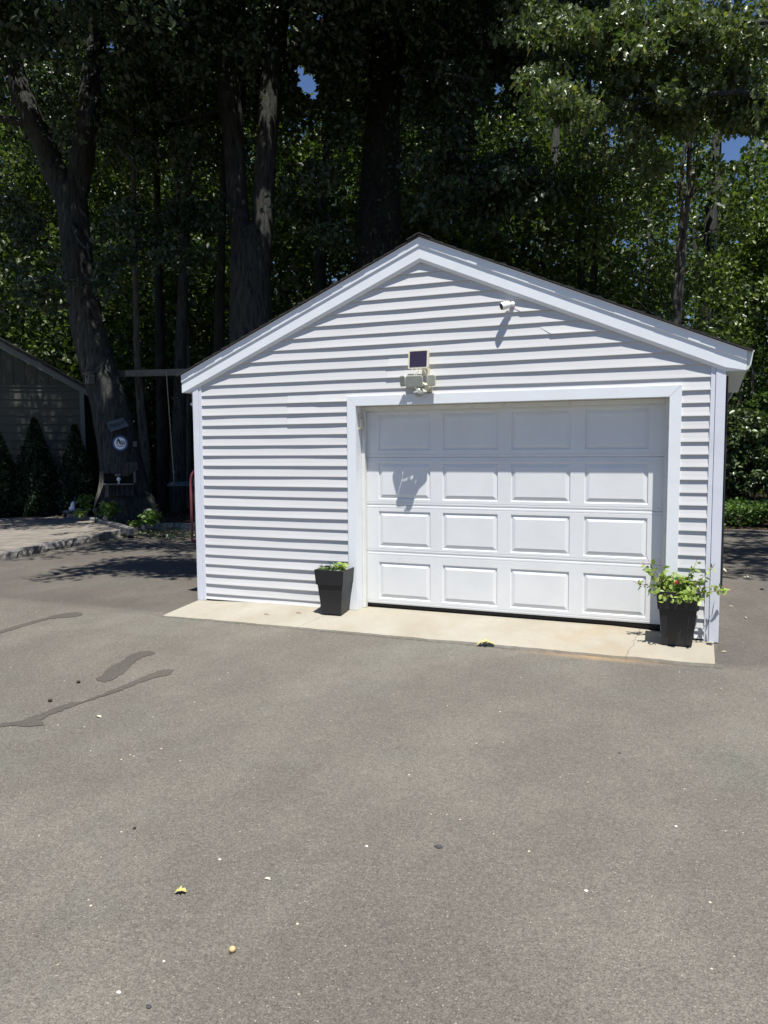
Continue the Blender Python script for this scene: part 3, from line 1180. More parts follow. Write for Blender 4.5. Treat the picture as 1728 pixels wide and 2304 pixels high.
PF = on_slab(767 / K, 1387 / K)
PL = on_slab(721.7 / K, 1383.8 / K)
ax = PF - PL
ax[2] = 0
ax /= np.linalg.norm(ax)
ay = np.array([-ax[1], ax[0], 0])
s_b = .225
fr_c = PF - ax * s_b / 2 + ay * s_b / 2
fr_c[2] = slab_z(fr_c[0], fr_c[1]) + .004
print('left pot', fr_c, ax, np.linalg.norm(PF - PL))
POT_A = pot('planter', 'black square planter left of the door with low sprouting plants', fr_c, ax, s_b, .345, .49, .165)
PL2 = on_slab(1490 / K, 1452 / K)
PR2 = on_slab(1556.2 / K, 1458 / K)
ax = PR2 - PL2
ax[2] = 0
wid = np.linalg.norm(ax)
ax /= wid
ay = np.array([-ax[1], ax[0], 0])
c2 = (PL2 + PR2) / 2 + ay * wid / 2
c2[2] = slab_z(c2[0], c2[1]) + .004
print('right pot', c2, ax, wid)
POT_B = pot('planter', 'black square planter right of the door with a sprawling flowering plant', c2, ax, wid, wid * 1.5, .50, .165)


def leafy(name, mat, stem_mat, paths, lsize, per, label, cat, base, tmpl=(HEX_V, HEX_Q), up=.5, droop=.2, seed=0, group=None, spread=.02, start=.25):
    """small plant: stems along paths with leaves set along them"""
    rng = np.random.default_rng(seed)
    t = thing(name, base, label, cat, group)
    mb = MB()
    P = []
    for p in paths:
        p = np.array(p, float)
        mb.tube(p, np.linspace(.0035, .0014, len(p)) if len(p) > 1 else .003, 5)
        L = np.linspace(0, len(p) - 1, 40)
        cur = np.stack([np.interp(L, range(len(p)), p[:, i]) for i in range(3)], 1)
        idx = rng.uniform(start, 1, per) * 39
        P.append(np.stack([np.interp(idx, range(40), cur[:, i]) for i in range(3)], 1) + rng.normal(size=(per, 3)) * spread)
    mb.build('stem', stem_mat, t)
    P = np.concatenate(P)
    V, Q = leaves(P, lsize, rng, tmpl, up, droop)
    link_mesh('foliage', array_mesh('foliage', V - np.array(base), Q), mat, t)
    return t


def arc(b, d, L, sag, n=7, seed=0):
    rg = random.Random(seed)
    b, d = np.array(b, float), np.array(d, float)
    d /= np.linalg.norm(d)
    out = []
    for i in range(n):
        q = i / (n - 1)
        out.append(b + d * L * q + np.array([rg.uniform(-1, 1) * .008, rg.uniform(-1, 1) * .008, -sag * q * q * L]))
    return out


t, b0, ax, ay, h, st_ = POT_A
zt = b0[2] + h - .072
up3 = np.array([0, 0, 1.])
for nm, off, lab, mat, tm, ls, dirs in (
        ('bedding_plant', (-.10, -.09), 'low feathery green clump at the left front of the left planter', 'leaf_grey', (NAR_V, HEX_Q), .045, 10),
        ('bedding_plant', (-.005, -.03), 'feathery upright sprig in the middle of the left planter', 'leaf_grey', (NAR_V, HEX_Q), .045, 8),
        ('coleus', (.085, -.02), 'bright yellow green broad-leaved seedling at the right of the left planter', 'leaf_pot', (HEX_V, HEX_Q), .075, 6)):
    b = b0 + ax * off[0] + ay * off[1]
    b[2] = zt
    rg = random.Random(hash(lab) % 999 if False else len(lab))
    paths = []
    for i in range(dirs):
        a = 2 * math.pi * i / dirs + rg.uniform(-.3, .3)
        hh = rg.uniform(.07, .12) if nm != 'coleus' else rg.uniform(.08, .17)
        r = .30 if nm != 'coleus' else .35
        d = ax * math.cos(a) * r + ay * math.sin(a) * r + up3
        paths.append(arc(b, d, hh, .15, 5, i))
    leafy(nm, mat, 'stem_green', paths, ls, 9 if nm != 'coleus' else 6, lab, 'plant', b, tm, .5 if nm != 'coleus' else 1.4, -.15 if nm != 'coleus' else .25, seed=len(lab), spread=.006, start=.45 if nm != 'coleus' else .6)

t, b0, ax, ay, h, st_ = POT_B
b = b0.copy()
b[2] = b0[2] + h - .072
rg = random.Random(21)
paths = []
for i in range(30):
    a = 2 * math.pi * i / 30 + rg.uniform(-.2, .2)
    r = rg.uniform(.15, .9)
    d = ax * math.cos(a) * r * 1.2 + ay * math.sin(a) * r * .8 + up3
    paths.append(arc(b + ax * rg.uniform(-.09, .09) + ay * rg.uniform(-.09, .09), d, rg.uniform(.14, .28), rg.uniform(.1, .5), 7, i))
for i in range(9):
    o_ = rg.uniform(-.13, .13)
    paths.append(arc(b + ax * o_ - ay * .08, -ay * rg.uniform(.7, 1.0) + ax * (o_ * 3 + rg.uniform(-.3, .3)) + up3 * rg.uniform(.7, 1.0), rg.uniform(.20, .28), rg.uniform(.35, .65), 7, 50 + i))
n_spray = len(paths)
for dx, dz, L, sg in ((-1.5, .85, .36, .25), (-1.2, 1.2, .36, .0), (1.6, .6, .42, .15), (1.5, 1.0, .40, .35), (1.1, 1.3, .36, .0), (.45, 1.7, .36, .05), (-.5, 1.6, .32, .05), (-1.0, 1.5, .40, .1)):
    d = ax * dx * .7 + ay * rg.uniform(-.5, .15) + up3 * dz * .8
    paths.append(arc(b + ax * .06 * np.sign(dx), d, L, sg, 9, int(L * 99)))
pl = leafy('salvia', 'leaf_pot', 'stem_red', paths, .054, 17, 'sprawling green plant with red blossom in the right planter', 'plant', b, (HEX_V, HEX_Q), .5, .3, seed=5, spread=.012, start=.3)
mb = MB()
fc = b + ax * -.015 - ay * .15 + up3 * .155
for i in range(7):
    a = 2 * math.pi * i / 7
    mb.obox(fc + ax * .010 * math.cos(a) + up3 * .010 * math.sin(a), (.009, .003, .007), frame_axes((math.cos(a), -1, math.sin(a))))
for p in paths[n_spray:]:
    e = np.array(p[-1])
    d = e - np.array(p[-2])
    d /= np.linalg.norm(d)
    mb.tube([e, e + d * .022 + up3 * .010, e + d * .042 + up3 * .022], [.0012, .0022, .001], 5)
mb.build('blossom', 'petal_red', pl)


# ------------------------------------------------------------------ kerbs, patio, bed
def stone_row(name, line, wid, z0, z1, seed, lean=0.):
    """row of rough granite blocks, slightly uneven"""
    rg = random.Random(seed)
    line = [np.array(p, float) for p in line]
    L = np.concatenate([[0], np.cumsum([np.linalg.norm(b - a) for a, b in zip(line, line[1:])])])
    f = lambda s: np.array([np.interp(s, L, [p[i] for p in line]) for i in range(2)])
    mb = MB()
    s = 0.
    while s < L[-1] - .1:
        e = min(L[-1], s + rg.uniform(.45, .95))
        nseg = max(2, int((e - s) / .09))
        zt = z1 + rg.uniform(-.012, .012)
        vs = []
        for i in range(nseg + 1):
            q = s + .008 + (e - s - .016) * i / nseg
            p = f(q)
            d = f(min(L[-1], q + .02)) - f(max(0, q - .02))
            d /= np.linalg.norm(d) + 1e-9
            nrm = np.array([d[1], -d[0]])
            for a, z in ((wid * .55, z0), (wid * .5, z0 + (zt - z0) * .55), (wid * .38, zt - .015), (wid * .2, zt), (-wid * .3, zt), (-wid * .5, zt - .02), (-wid * .5, z0)):
                j = rg.uniform(-.018, .018)
                pp = p + nrm * (a + j)
                vs.append((pp[0], pp[1], z + rg.uniform(-.010, .010)))
        fs = [(i * 7 + j, i * 7 + j + 1, (i + 1) * 7 + j + 1, (i + 1) * 7 + j) for i in range(nseg) for j in range(6)]
        fs += [tuple(range(6, -1, -1)), tuple(nseg * 7 + j for j in range(7))]
        mb.add(vs, fs)
        s = e
    return mb.build(name, 'granite')


tag(stone_row('kerb', kerb_line, .16, -.15, .055, 2), kind='structure')
k2 = [tuple(at(u, v, d)[:2]) for u, v, d in ((150, 1106, 20.4), (175, 1112, 19.9), (205, 1118, 19.2), (235, 1126, 18.2), (262, 1135, 17.2), (288, 1143, 16.4))]
tag(stone_row('kerb', k2[::-1], .17, -.02, .125, 5), kind='structure')
back = [tuple(at(u, v, 21.2)[:2]) for u, v in ((-60, 1100), (0, 1098), (60, 1098), (120, 1100), (150, 1101))]
tag(stone_row('kerb', back[::-1], .14, -.02, .10, 6), kind='structure')
pat = [(x - .06, y) for x, y in kerb_line[:9]] + [p for p in k2[::-1][1:]] + [p for p in back[::-1]] + [(-40, 8), (-40, -3.2)]
mb = MB()
mb.add([(x, y, .035) for x, y in pat], [tuple(range(len(pat)))])
o = tag(mb.build('patio', 'paver'), kind='structure')
kp_ = NT('paver_laid')
br = kp_.n('ShaderNodeTexBrick')
br.inputs['Scale'].default_value = 1
br.inputs['Brick Width'].default_value = .42
br.inputs['Row Height'].default_value = .28
br.inputs['Mortar Size'].default_value = .008
br.inputs['Color1'].default_value = (.22, .198, .17, 1)
br.inputs['Color2'].default_value = (.18, .162, .14, 1)
br.inputs['Mortar'].default_value = (.09, .08, .065, 1)
mpp = kp_.coord()
kp_.link(mpp, br.inputs['Vector'])
kp_.col(kp_.mix(1., br.outputs[0], kp_.ramp(kp_.noise(2.5, 5, .7), [(.3, .75), (.7, 1.25)]), 'MULTIPLY'))
kp_.rough(.9, .2)
kp_.bump(kp_.noise(20, 5, .7), .6, .006)
o.data.materials[0] = MATS['paver_laid']

# ------------------------------------------------------------------ shed at the left edge
E0 = np.array([-10.795, 9.65, 0])
dl = np.array([-.828, -.561, 0])
nf = np.array([.561, -.828, 0])      # towards the viewer
SB, SEV = .0, 3.32


def shw(s, o_, z):
    return E0 + dl * s + nf * o_ + np.array([0, 0, z])


def on_shed(u, v):
    r = ray(u, v)
    t = ((E0 - CAM) @ nf) / (r @ nf)
    p = CAM + r * t
    return (p - E0) @ dl, p[2]


s0, z0 = on_shed(0, 752)
s1, z1 = on_shed(172, 846)
slope = (z0 - z1) / (s0 - s1)
SPK = 3.5
print('shed', s0, z0, s1, z1, slope)
zed = z1 - slope * s1
shed = thing('shed', shw(3.4, 0, 0), 'sage green gabled shed behind the dark arborvitae', 'shed')
_, zband = on_shed(60, 836)
mb = MB()
z = SB
while z < zband - .03:
    zt = min(z + .232, zband)
    mb.add([shw(.1, 0, z), shw(7, 0, z), shw(.1, .034, z), shw(7, .034, z), shw(.1, .004, zt), shw(7, .004, zt)], [(0, 2, 3, 1), (2, 4, 5, 3)])
    z += .232
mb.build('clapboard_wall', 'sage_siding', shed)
mb = MB()
s = .0
while s < 7:
    e = s + .305
    if s < SPK < e:
        e = SPK
    zz = lambda q: zed + slope * (q if q < SPK else 2 * SPK - q) - .02
    p = [(s + .006, zband + .05), (e - .006, zband + .05), (e - .006, max(zz(e - .006), zband + .05)), (s + .006, max(zz(s + .006), zband + .05))]
    mb.prism(p, lambda a, b, d: shw(a, d, b), -.02, .025)
    s = e
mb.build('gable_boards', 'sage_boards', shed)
mb = MB()
mb.prism([(-.02, zband - .005), (7.02, zband - .005), (7.02, zband + .055), (-.02, zband + .055)], lambda a, b, d: shw(a, d, b), -.01, .045)
mb.build('band_board', 'sage_siding', shed)
mb = MB()
mb.prism([(-.02, SB), (.10, SB), (.10, zband - .006), (-.02, zband - .006)], lambda a, b, d: shw(a, d, b), -.12, .035)
mb.build('corner_board', 'sage_trim', shed, bevel=.004)
mb = MB()
mb.prism([(6.9, SB), (7.02, SB), (7.02, zband - .006), (6.9, zband - .006)], lambda a, b, d: shw(a, d, b), -.12, .035)
mb.build('corner_board', 'sage_trim', shed, bevel=.004)
mb = MB()
mb.prism([(-.25, zed - slope * .25), (SPK, zed + slope * SPK), (7.25, zed - slope * .25), (7.25, zed - slope * .25 + .17), (SPK, zed + slope * SPK + .19), (-.25, zed - slope * .25 + .17)], lambda a, b, d: shw(a, d, b), .03, .09)
mb.prism([(-.25, zed - slope * .25 + .12), (SPK, zed + slope * SPK + .13), (7.25, zed - slope * .25 + .12), (7.25, zed - slope * .25 + .19), (SPK, zed + slope * SPK + .21), (-.25, zed - slope * .25 + .19)], lambda a, b, d: shw(a, d, b), .0905, .115)
mb.build('rake_board', 'sage_trim', shed, bevel=.004)
mb = MB()
mb.prism([(-.30, zed - slope * .3 + .172), (SPK, zed + slope * SPK + .195), (7.30, zed - slope * .3 + .172), (7.30, zed - slope * .3 + .225), (SPK, zed + slope * SPK + .25), (-.30, zed - slope * .3 + .225)], lambda a, b, d: shw(a, d, b), .135, -6)
mb.build('roof', 'shingle', shed)
mb = MB()
mb.prism([(.02, SB), (.06, SB), (.06, zed), (.02, zed)], lambda a, b, d: shw(a, d, b), -.125, -5.9)
mb.build('side_wall', 'sage_siding', shed)

# ------------------------------------------------------------------ arborvitae
for i, (bu, bd, tu, tv, r, lab) in enumerate(((2, 20.6, 0, 938, .72, 'dark conical arborvitae cut by the left photo edge'), (82, 20.9, 70, 912, .74, 'tallest conical arborvitae in front of the shed wall'), (168, 21.0, 161, 926, .60, 'conical arborvitae by the shed corner nearest the leaning trunk'))):
    b = at(bu, 1108, bd)
    b[2] = .03
    tp = at(tu, tv, bd)
    H = tp[2] - b[2]
    t = thing('arborvitae', b, lab, 'shrub', 'arborvitae along the shed')
    mb = MB()
    mb.tube([b + (0, 0, -.1), b + (0, 0, H * .8)], [.05, .015], 7)
    mb.build('trunk', 'bark_dark', t)
    rng = np.random.default_rng(40 + i)
    n = 11000
    z = rng.uniform(0, 1, n) ** 1.35
    a = rng.uniform(0, 2 * math.pi, n)
    rr = r * (np.clip(1 - z, 0, 1) ** .82 * np.interp(z, [0, .12, .3, 1], [.72, .95, 1.0, 1.0])).clip(.015) * (1 + .12 * np.sin(a * 4 + z * 9) + .10 * np.sin(a * 9 - z * 21)) * rng.uniform(.62, 1.05, n) ** .5
    P = np.stack([b[0] + rr * np.cos(a), b[1] + rr * np.sin(a), b[2] + .04 + z * H], 1)
    out = np.stack([np.cos(a), np.sin(a), .3 + 0 * a], 1)
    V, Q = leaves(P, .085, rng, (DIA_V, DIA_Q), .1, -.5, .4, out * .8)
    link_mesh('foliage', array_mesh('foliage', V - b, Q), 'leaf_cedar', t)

# ------------------------------------------------------------------ big trees
oak_d = 20.1
opath = [at(283, 1118, oak_d), at(276, 1085, oak_d), at(262, 1000, oak_d), at(240, 880, oak_d), at(214, 800, oak_d), at(190, 705, oak_d), at(172, 600, oak_d), at(160, 480, oak_d), at(152, 400, oak_d)]
opath[0][2] -= .35
oak = thing('oak_tree', (opath[0][0], opath[0][1], .1), 'large leaning oak with a forked trunk, hung with birdhouse and signs', 'tree')
mb = MB()
trunk_mb(mb, opath, [.62, .60, .52, .47, .44, .41, .39, .38, .37], 1, 26, .06, (.62, .55), .14)
trunk_mb(mb, [at(150, 450, oak_d), at(120, 370, oak_d), at(75, 270, oak_d), at(40, 190, oak_d), at(12, 90, oak_d), at(-10, -30, oak_d), at(-40, -250, oak_d)], [.27, .30, .28, .27, .25, .22, .12], 4, 16, .06)
trunk_mb(mb, [at(160, 450, oak_d), at(176, 350, oak_d), at(192, 240, oak_d), at(205, 100, oak_d), at(212, -40, oak_d), at(225, -260, oak_d)], [.28, .30, .28, .26, .23, .12], 6, 16, .06)
# exposed roots
bs = at(285, 1110, oak_d)
for (u, v, r) in ((352, 1098, .16), (215, 1110, .15), (250, 1118, .13), (318, 1116, .14)):
    e = at(u, v, oak_d - .35)
    e[2] = ground_z(e[0], e[1]) - .04
    s_ = at(285 + (u - 285) * .35, 1075, oak_d - .2)
    md = (s_ + e) / 2
    md[2] = s_[2] * .35 + e[2] * .65 + .06
    mb.tube([s_, md, e], [.26, r * 1.1, .04], 10)
limbs = []
for a, b, r0, r1, sd in ((at(212, -30, oak_d), (-5, 3.5, 11.5), .16, .04, 1), (at(212, -30, oak_d), (-6, 12, 15), .15, .04, 2), (at(-10, -30, oak_d), (-14, 4, 12), .16, .04, 3), (at(205, 100, oak_d), (-6.5, 5.5, 8.6), .12, .03, 4),
                         (at(75, 270, oak_d), (-14, 6, 10.5), .12, .03, 5), (at(192, 240, oak_d), (-6.6, 7.2, 8.2), .09, .02, 6), (at(160, 480, oak_d), (-7.0, 6.0, 6.0), .06, .015, 7), (at(172, 600, oak_d), (-11.2, 6.8, 5.3), .05, .012, 8), (at(212, -200, oak_d), (-3.5, 7, 13.5), .12, .03, 9)):
    limbs.append(limb(mb, a, b, r0, r1, sd))
mb.build('trunk', 'bark', oak, smooth=True)


def clear_path(P, px, hw, dmax, rate=.9, seed=0):
    """thin the leaves that hang in front of a trunk"""
    u, v = seen(P)
    dep = (P - CAM) @ CF
    px = np.array(sorted(px, key=lambda q: q[1]), float)
    c = np.interp(v, px[:, 1], px[:, 0])
    hit = (np.abs(u - c) < hw) & (v > px[0, 1]) & (v < px[-1, 1]) & (dep < dmax)
    return P[~(hit & (np.random.default_rng(seed).uniform(size=len(P)) < rate))]


OAK_PX = [(20, 130), (75, 270), (120, 370), (152, 450), (172, 600), (190, 705), (214, 800)]
OAK_PX2 = [(205, 60), (192, 240), (176, 350), (155, 450), (172, 600)]
TWIN_PX = [(488, 110), (492, 180), (505, 300), (510, 420), (530, 500), (541, 600), (543, 730)]
TWIN_PX2 = [(610, 0), (596, 90), (584, 180), (577, 300), (570, 420), (560, 500), (545, 600)]
DARK_PX = [(835, 60), (826, 250), (818, 380), (816, 480), (815, 560)]


SUN_SPOTS = [(at(579, 225, 19.35), .22), (at(571, 440, 19.3), .24), (at(571, 470, 19.3), .16), (at(228, 855, 19.65), .12), (at(218, 812, 19.65), .10), (at(240, 893, 19.6), .09), (at(219, 1080, 19.3), .16), (at(214, 1060, 19.3), .14), (at(72, 1035, 20.3), .13), (at(68, 1065, 20.2), .12), (at(190, 1120, 19), .3), (at(160, 1140, 17), .5), (at(60, 1150, 16.5), .7), (at(215, 520, 18.4), .3), (at(70, 635, 18), .35)]


def sun_gaps(P):
    for s_, r in SUN_SPOTS:
        q = P - s_
        t = q @ SUN
        d2 = (q * q).sum(1) - t * t
        P = P[~((t > .5) & (d2 < r * r))]
    return P


def clear_trunks(P):
    P = sun_gaps(P)
    for px, hw in ((OAK_PX, 34), (OAK_PX2, 26), (TWIN_PX, 40), (TWIN_PX2, 34), (DARK_PX, 46)):
        P = clear_path(P, px, hw, 21, .9)
    return P



rng = np.random.default_rng(101)
# high crown: a broad slab of clumps that shades the yard behind
C = ellipsoid(330, (-9.0, 7.2, 12.6), (7.2, 7.0, 4.2), rng, .25)
C = C[(C[:, 2] > 10.3 + .4 * np.sin(C[:, 0] * 2)) & (C[:, 1] > 2.5 + .6 * np.sin(C[:, 0] * 1.3))]
P1 = clump_points(C, 240, .95, rng)
# hanging boughs seen against the wood
B = []
for u, v, d, ru, rv, n in ((60, 60, 18.5, 120, 80, 16), (220, 40, 18, 100, 70, 14), (380, 60, 17.5, 120, 90, 22), (520, 90, 17, 80, 90, 12), (320, 150, 18, 120, 80, 14), (90, 330, 18.5, 60, 60, 5), (300, 470, 18.6, 130, 50, 10), (330, 545, 18.4, 110, 40, 9), (420, 430, 19, 60, 40, 5),
                           (120, 600, 18.2, 60, 40, 5), (215, 590, 18.4, 50, 60, 5), (40, 520, 18.8, 60, 60, 5), (20, 440, 19, 40, 60, 4), (95, 640, 18, 40, 22, 3), (250, 300, 18.5, 60, 60, 5)):
    for _ in range(n):
        B.append(at(u + rng.normal() * ru * .55, v + rng.normal() * rv * .5, d + rng.normal() * .5))
P2 = clump_points(np.array(B), 110, .42, rng)
# outer fringe over the drive: casts the pointed shadows beside the garage
C = np.array([(-.15 + .72 * rng.normal(), -.25 + .40 * rng.normal(), 9.2 + .4 * rng.normal()) for _ in range(56)] + [(-2.8 + 1.2 * rng.normal(), 2.0 + .7 * rng.normal(), 9.8 + .5 * rng.normal()) for _ in range(40)] + [(-7.6 + 2.0 * rng.normal(), 4.2 + .8 * rng.normal(), 10.4 + .4 * rng.normal()) for _ in range(46)])
P3 = clump_points(C, 110, .6, rng)
PO = clear_trunks(drop_gaps(np.concatenate([P1, P2, P3])))
crown_mesh('crown', PO, .135, 'leaf_oak', oak, 1, (HEX_V, HEX_Q), .55, .5)

# twin-stemmed tree behind the garage
td = 19.6
twin = thing('twin_tree', at(545, 1000, td), 'tall twin-stemmed tree rising right behind the garage, its right stem dappled', 'tree')
q0 = at(548, 1100, td)
mb = MB()
trunk_mb(mb, [q0 - (0, 0, .4), at(546, 900, td), at(543, 720, td), at(541, 600, td), at(540, 540, td), at(541, 490, td)], [.72, .60, .53, .51, .47, .30], 2, 26, .06, (.3, .6), .16)
trunk_mb(mb, [at(530, 560, td), at(518, 500, td), at(511, 430, td), at(507, 360, td), at(503, 300, td), at(498, 240, td), at(492, 180, td), at(488, 110, td), at(482, 0, td), at(474, -120, td), at(468, -280, td)], [.30, .29, .27, .26, .26, .28, .31, .27, .24, .2, .10], 5, 18, .07, None, .16)
trunk_mb(mb, [at(560, 570, td), at(567, 500, td), at(569, 430, td), at(573, 360, td), at(577, 300, td), at(584, 180, td), at(596, 90, td), at(610, 0, td), at(618, -90, td), at(628, -280, td)], [.30, .28, .28, .27, .26, .27, .24, .22, .20, .1], 8, 18, .07, None, .16)
for a, b, r0, r1, sd in ((at(612, 0, td), (-1, 6, 13.5), .14, .03, 31), (at(476, -60, td), (-7, 5.5, 13), .14, .03, 32), (at(476, -80, td), (-5.5, 13, 15), .14, .03, 33), (at(618, -90, td), (-1.5, 12.5, 16), .14, .03, 34), (at(500, 240, td), (-6.2, 7.5, 9.4), .05, .012, 35), (at(622, 130, td), at(655, 250, td - .5), .07, .02, 36), (at(606, 40, td), at(640, 150, td), .06, .03, 37), (at(532, 470, td), at(430, 360, td - .6), .05, .01, 38)):
    limb(mb, a, b, r0, r1, sd)
limb(mb, at(590, 150, td), at(668, 60, td - .3), .05, .012, 39)
mb.build('trunk', 'bark', twin, smooth=True)
rng = np.random.default_rng(102)
C = ellipsoid(330, (-3.8, 8.6, 13.4), (6.0, 6.6, 3.8), rng, .2)
C = C[C[:, 2] > 10.8 + .4 * np.sin(C[:, 0] * 3)]
P1 = clump_points(C, 230, .95, rng)
B = []
for u, v, d, ru, rv, n in ((430, 100, 17.8, 60, 80, 9), (520, 60, 17.5, 80, 60, 12), (560, 200, 18.4, 40, 40, 2), (700, 60, 18, 60, 70, 8), (690, 380, 18.2, 50, 40, 6), (650, 430, 18.6, 50, 60, 6), (720, 280, 18.6, 40, 60, 4), (690, 500, 18.8, 60, 40, 7), (470, 470, 18.8, 40, 30, 4), (400, 300, 18.8, 50, 50, 5)):
    for _ in range(n):
        B.append(at(u + rng.normal() * ru * .55, v + rng.normal() * rv * .5, d + rng.normal() * .5))
P2 = clump_points(np.array(B), 110, .42, rng)
crown_mesh('crown', clear_trunks(drop_gaps(np.concatenate([P1, P2]))), .135, 'leaf_oak', twin, 2, (HEX_V, HEX_Q), .55, .5)

# dark ivy-hung trunk
dd = 20.6
dark = thing('ivy_trunk_tree', at(815, 1000, dd), 'broad dark trunk hung with vines, above the left slope of the roof', 'tree')
mb = MB()
trunk_mb(mb, [at(808, 1100, dd), at(812, 800, dd), at(815, 600, dd), at(816, 480, dd), at(818, 380, dd), at(826, 250, dd), at(835, 120, dd), at(842, 0, dd), at(850, -260, dd)], [.74, .66, .60, .58, .52, .47, .45, .42, .2], 3, 26, .08, (.2, .6), .16)
for a, b, r0, r1, sd in ((at(842, 0, dd), (1.5, 8, 13.5), .14, .03, 41), (at(846, -100, dd), (-1, 14, 16), .14, .03, 42), (at(835, 150, dd), (1.2, 8, 9.2), .09, .02, 43), (at(842, -40, dd), (2.5, 12, 14), .14, .03, 44)):
    limb(mb, a, b, r0, r1, sd)
mb.build('trunk', 'bark_dark', dark, smooth=True)
rng = np.random.default_rng(103)
n = 2600
a = rng.uniform(0, 2 * math.pi, n)
hz = rng.uniform(3.5, 14, n)
cen = np.stack([np.interp(hz, [at(815, 600, dd)[2], at(842, 0, dd)[2]], [at(815, 600, dd)[i], at(842, 0, dd)[i]]) for i in range(3)], 1)
rr = np.interp(hz, [3, 8, 14], [.66, .56, .44]) * rng.uniform(.95, 1.28, n)
PI_ = np.stack([cen[:, 0] + rr * np.cos(a), cen[:, 1] + rr * np.sin(a), hz], 1)
V, Q = leaves(PI_, .11, rng, (HEX_V, HEX_Q), 0, .8, .4, np.stack([np.cos(a), np.sin(a), 0 * a], 1) * .8)
link_mesh('ivy', array_mesh('ivy', V - origin_of(dark), Q), 'leaf_oak', dark)
C = ellipsoid(330, (.2, 10.8, 13.6), (5.2, 5.4, 4.0), rng, .2)
C = C[C[:, 2] > 10.6 + .4 * np.sin(C[:, 0] * 3)]
P1 = clump_points(C, 230, .95, rng)
B = []
for u, v, d, ru, rv, n in ((960, 100, 18, 50, 80, 8), (1010, 200, 17.6, 60, 60, 8), (960, 300, 17.6, 60, 50, 10), (1030, 360, 17.2, 70, 50, 14), (1110, 400, 17, 70, 50, 14), (940, 400, 17.8, 50, 40, 7), (1060, 440, 17.4, 70, 40, 9), (890, 200, 18.4, 40, 50, 4), (1150, 60, 17, 70, 60, 10)):
    for _ in range(n):
        B.append(at(u + rng.normal() * ru * .55, v + rng.normal() * rv * .5, d + rng.normal() * .5))
P2 = clump_points(np.array(B), 110, .42, rng)
crown_mesh('crown', clear_trunks(drop_gaps(np.concatenate([P1, P2]))), .135, 'leaf_oak', dark, 3, (HEX_V, HEX_Q), .55, .5)

# oak at the right whose sunlit boughs hang into the picture
ro = thing('oak_tree', (10.6, 8.6, 0), 'oak with sunlit grey-green boughs hanging in from the upper right', 'tree')
mb = MB()
trunk_mb(mb, [(10.6, 8.6, -.3), (10.5, 8.5, 3), (10.3, 8.4, 7), (10.2, 8.6, 12), (10, 9, 16)], [.5, .42, .36, .28, .1], 9, 20, .06, (.5, .5), .2)
rlimbs = [limb(mb, (10.3, 8.4, 6.6), at(1270, 215, 14.5), .12, .015, 51, sag=.3), limb(mb, (10.3, 8.5, 8), at(1180, 90, 15.5), .12, .015, 52, sag=.4), limb(mb, (10.3, 8.4, 5.6), at(1640, 300, 15), .07, .012, 53, sag=.3), limb(mb, (10.2, 8.5, 9), at(1400, 60, 14), .1, .015, 54), limb(mb, (10.2, 8.6, 11), (4, 8, 13), .12, .02, 55), limb(mb, (10.2, 8.6, 11), (13, 5, 13), .12, .02, 56)]
mb.build('trunk', 'bark', ro, smooth=True)
rng = np.random.default_rng(104)
C = ellipsoid(90, (12.6, 8.6, 13.2), (3.4, 4.0, 3.4), rng, .2)
C = C[C[:, 2] > 9.4]
P1 = clump_points(C, 150, .9, rng)
C = np.array([(8.7 + 1.0 * rng.normal(), 3.9 + 1.3 * rng.normal(), 10.8 + .5 * rng.normal()) for _ in range(52)])
P1 = np.concatenate([P1, clump_points(C, 80, .55, rng)])
B = []
for u, v, d, ru, rv, n in ((1225, 215, 14.2, 62, 44, 17), (1290, 250, 14.4, 50, 40, 10), (1190, 170, 14.8, 40, 30, 5), (1190, 60, 14.8, 70, 60, 18), (1300, 70, 14.4, 80, 60, 26), (1400, 60, 14.2, 90, 60, 30), (1520, 70, 14.2, 90, 70, 30), (1620, 90, 14.4, 70, 90, 26), (1340, 160, 14.8, 60, 50, 16), (1450, 170, 14.8, 70, 60, 22), (1560, 190, 14.6, 70, 50, 22), (1640, 240, 14.6, 50, 50, 14), (1590, 262, 14.9, 30, 16, 5), (1390, 250, 15.2, 60, 40, 12), (1490, 260, 15.2, 50, 40, 10), (1380, 340, 15.6, 70, 40, 8)):
    for _ in range(n):
        B.append(at(u + rng.normal() * ru * .55, v + rng.normal() * rv * .5, d + rng.normal() * .45))
P2 = clump_points(np.array(B), 80, .34, rng)
PR = drop_gaps(np.concatenate([P1]), 1)
crown_mesh('crown', PR, .16, 'leaf_oak', ro, 4, (HEX_V, HEX_Q), .55, .5)
crown_mesh('bough', sun_gaps(drop_gaps(P2, 1)), .125, 'leaf_oak_sun', ro, 5, (OAK_V, OAK_Q), .45, .75)

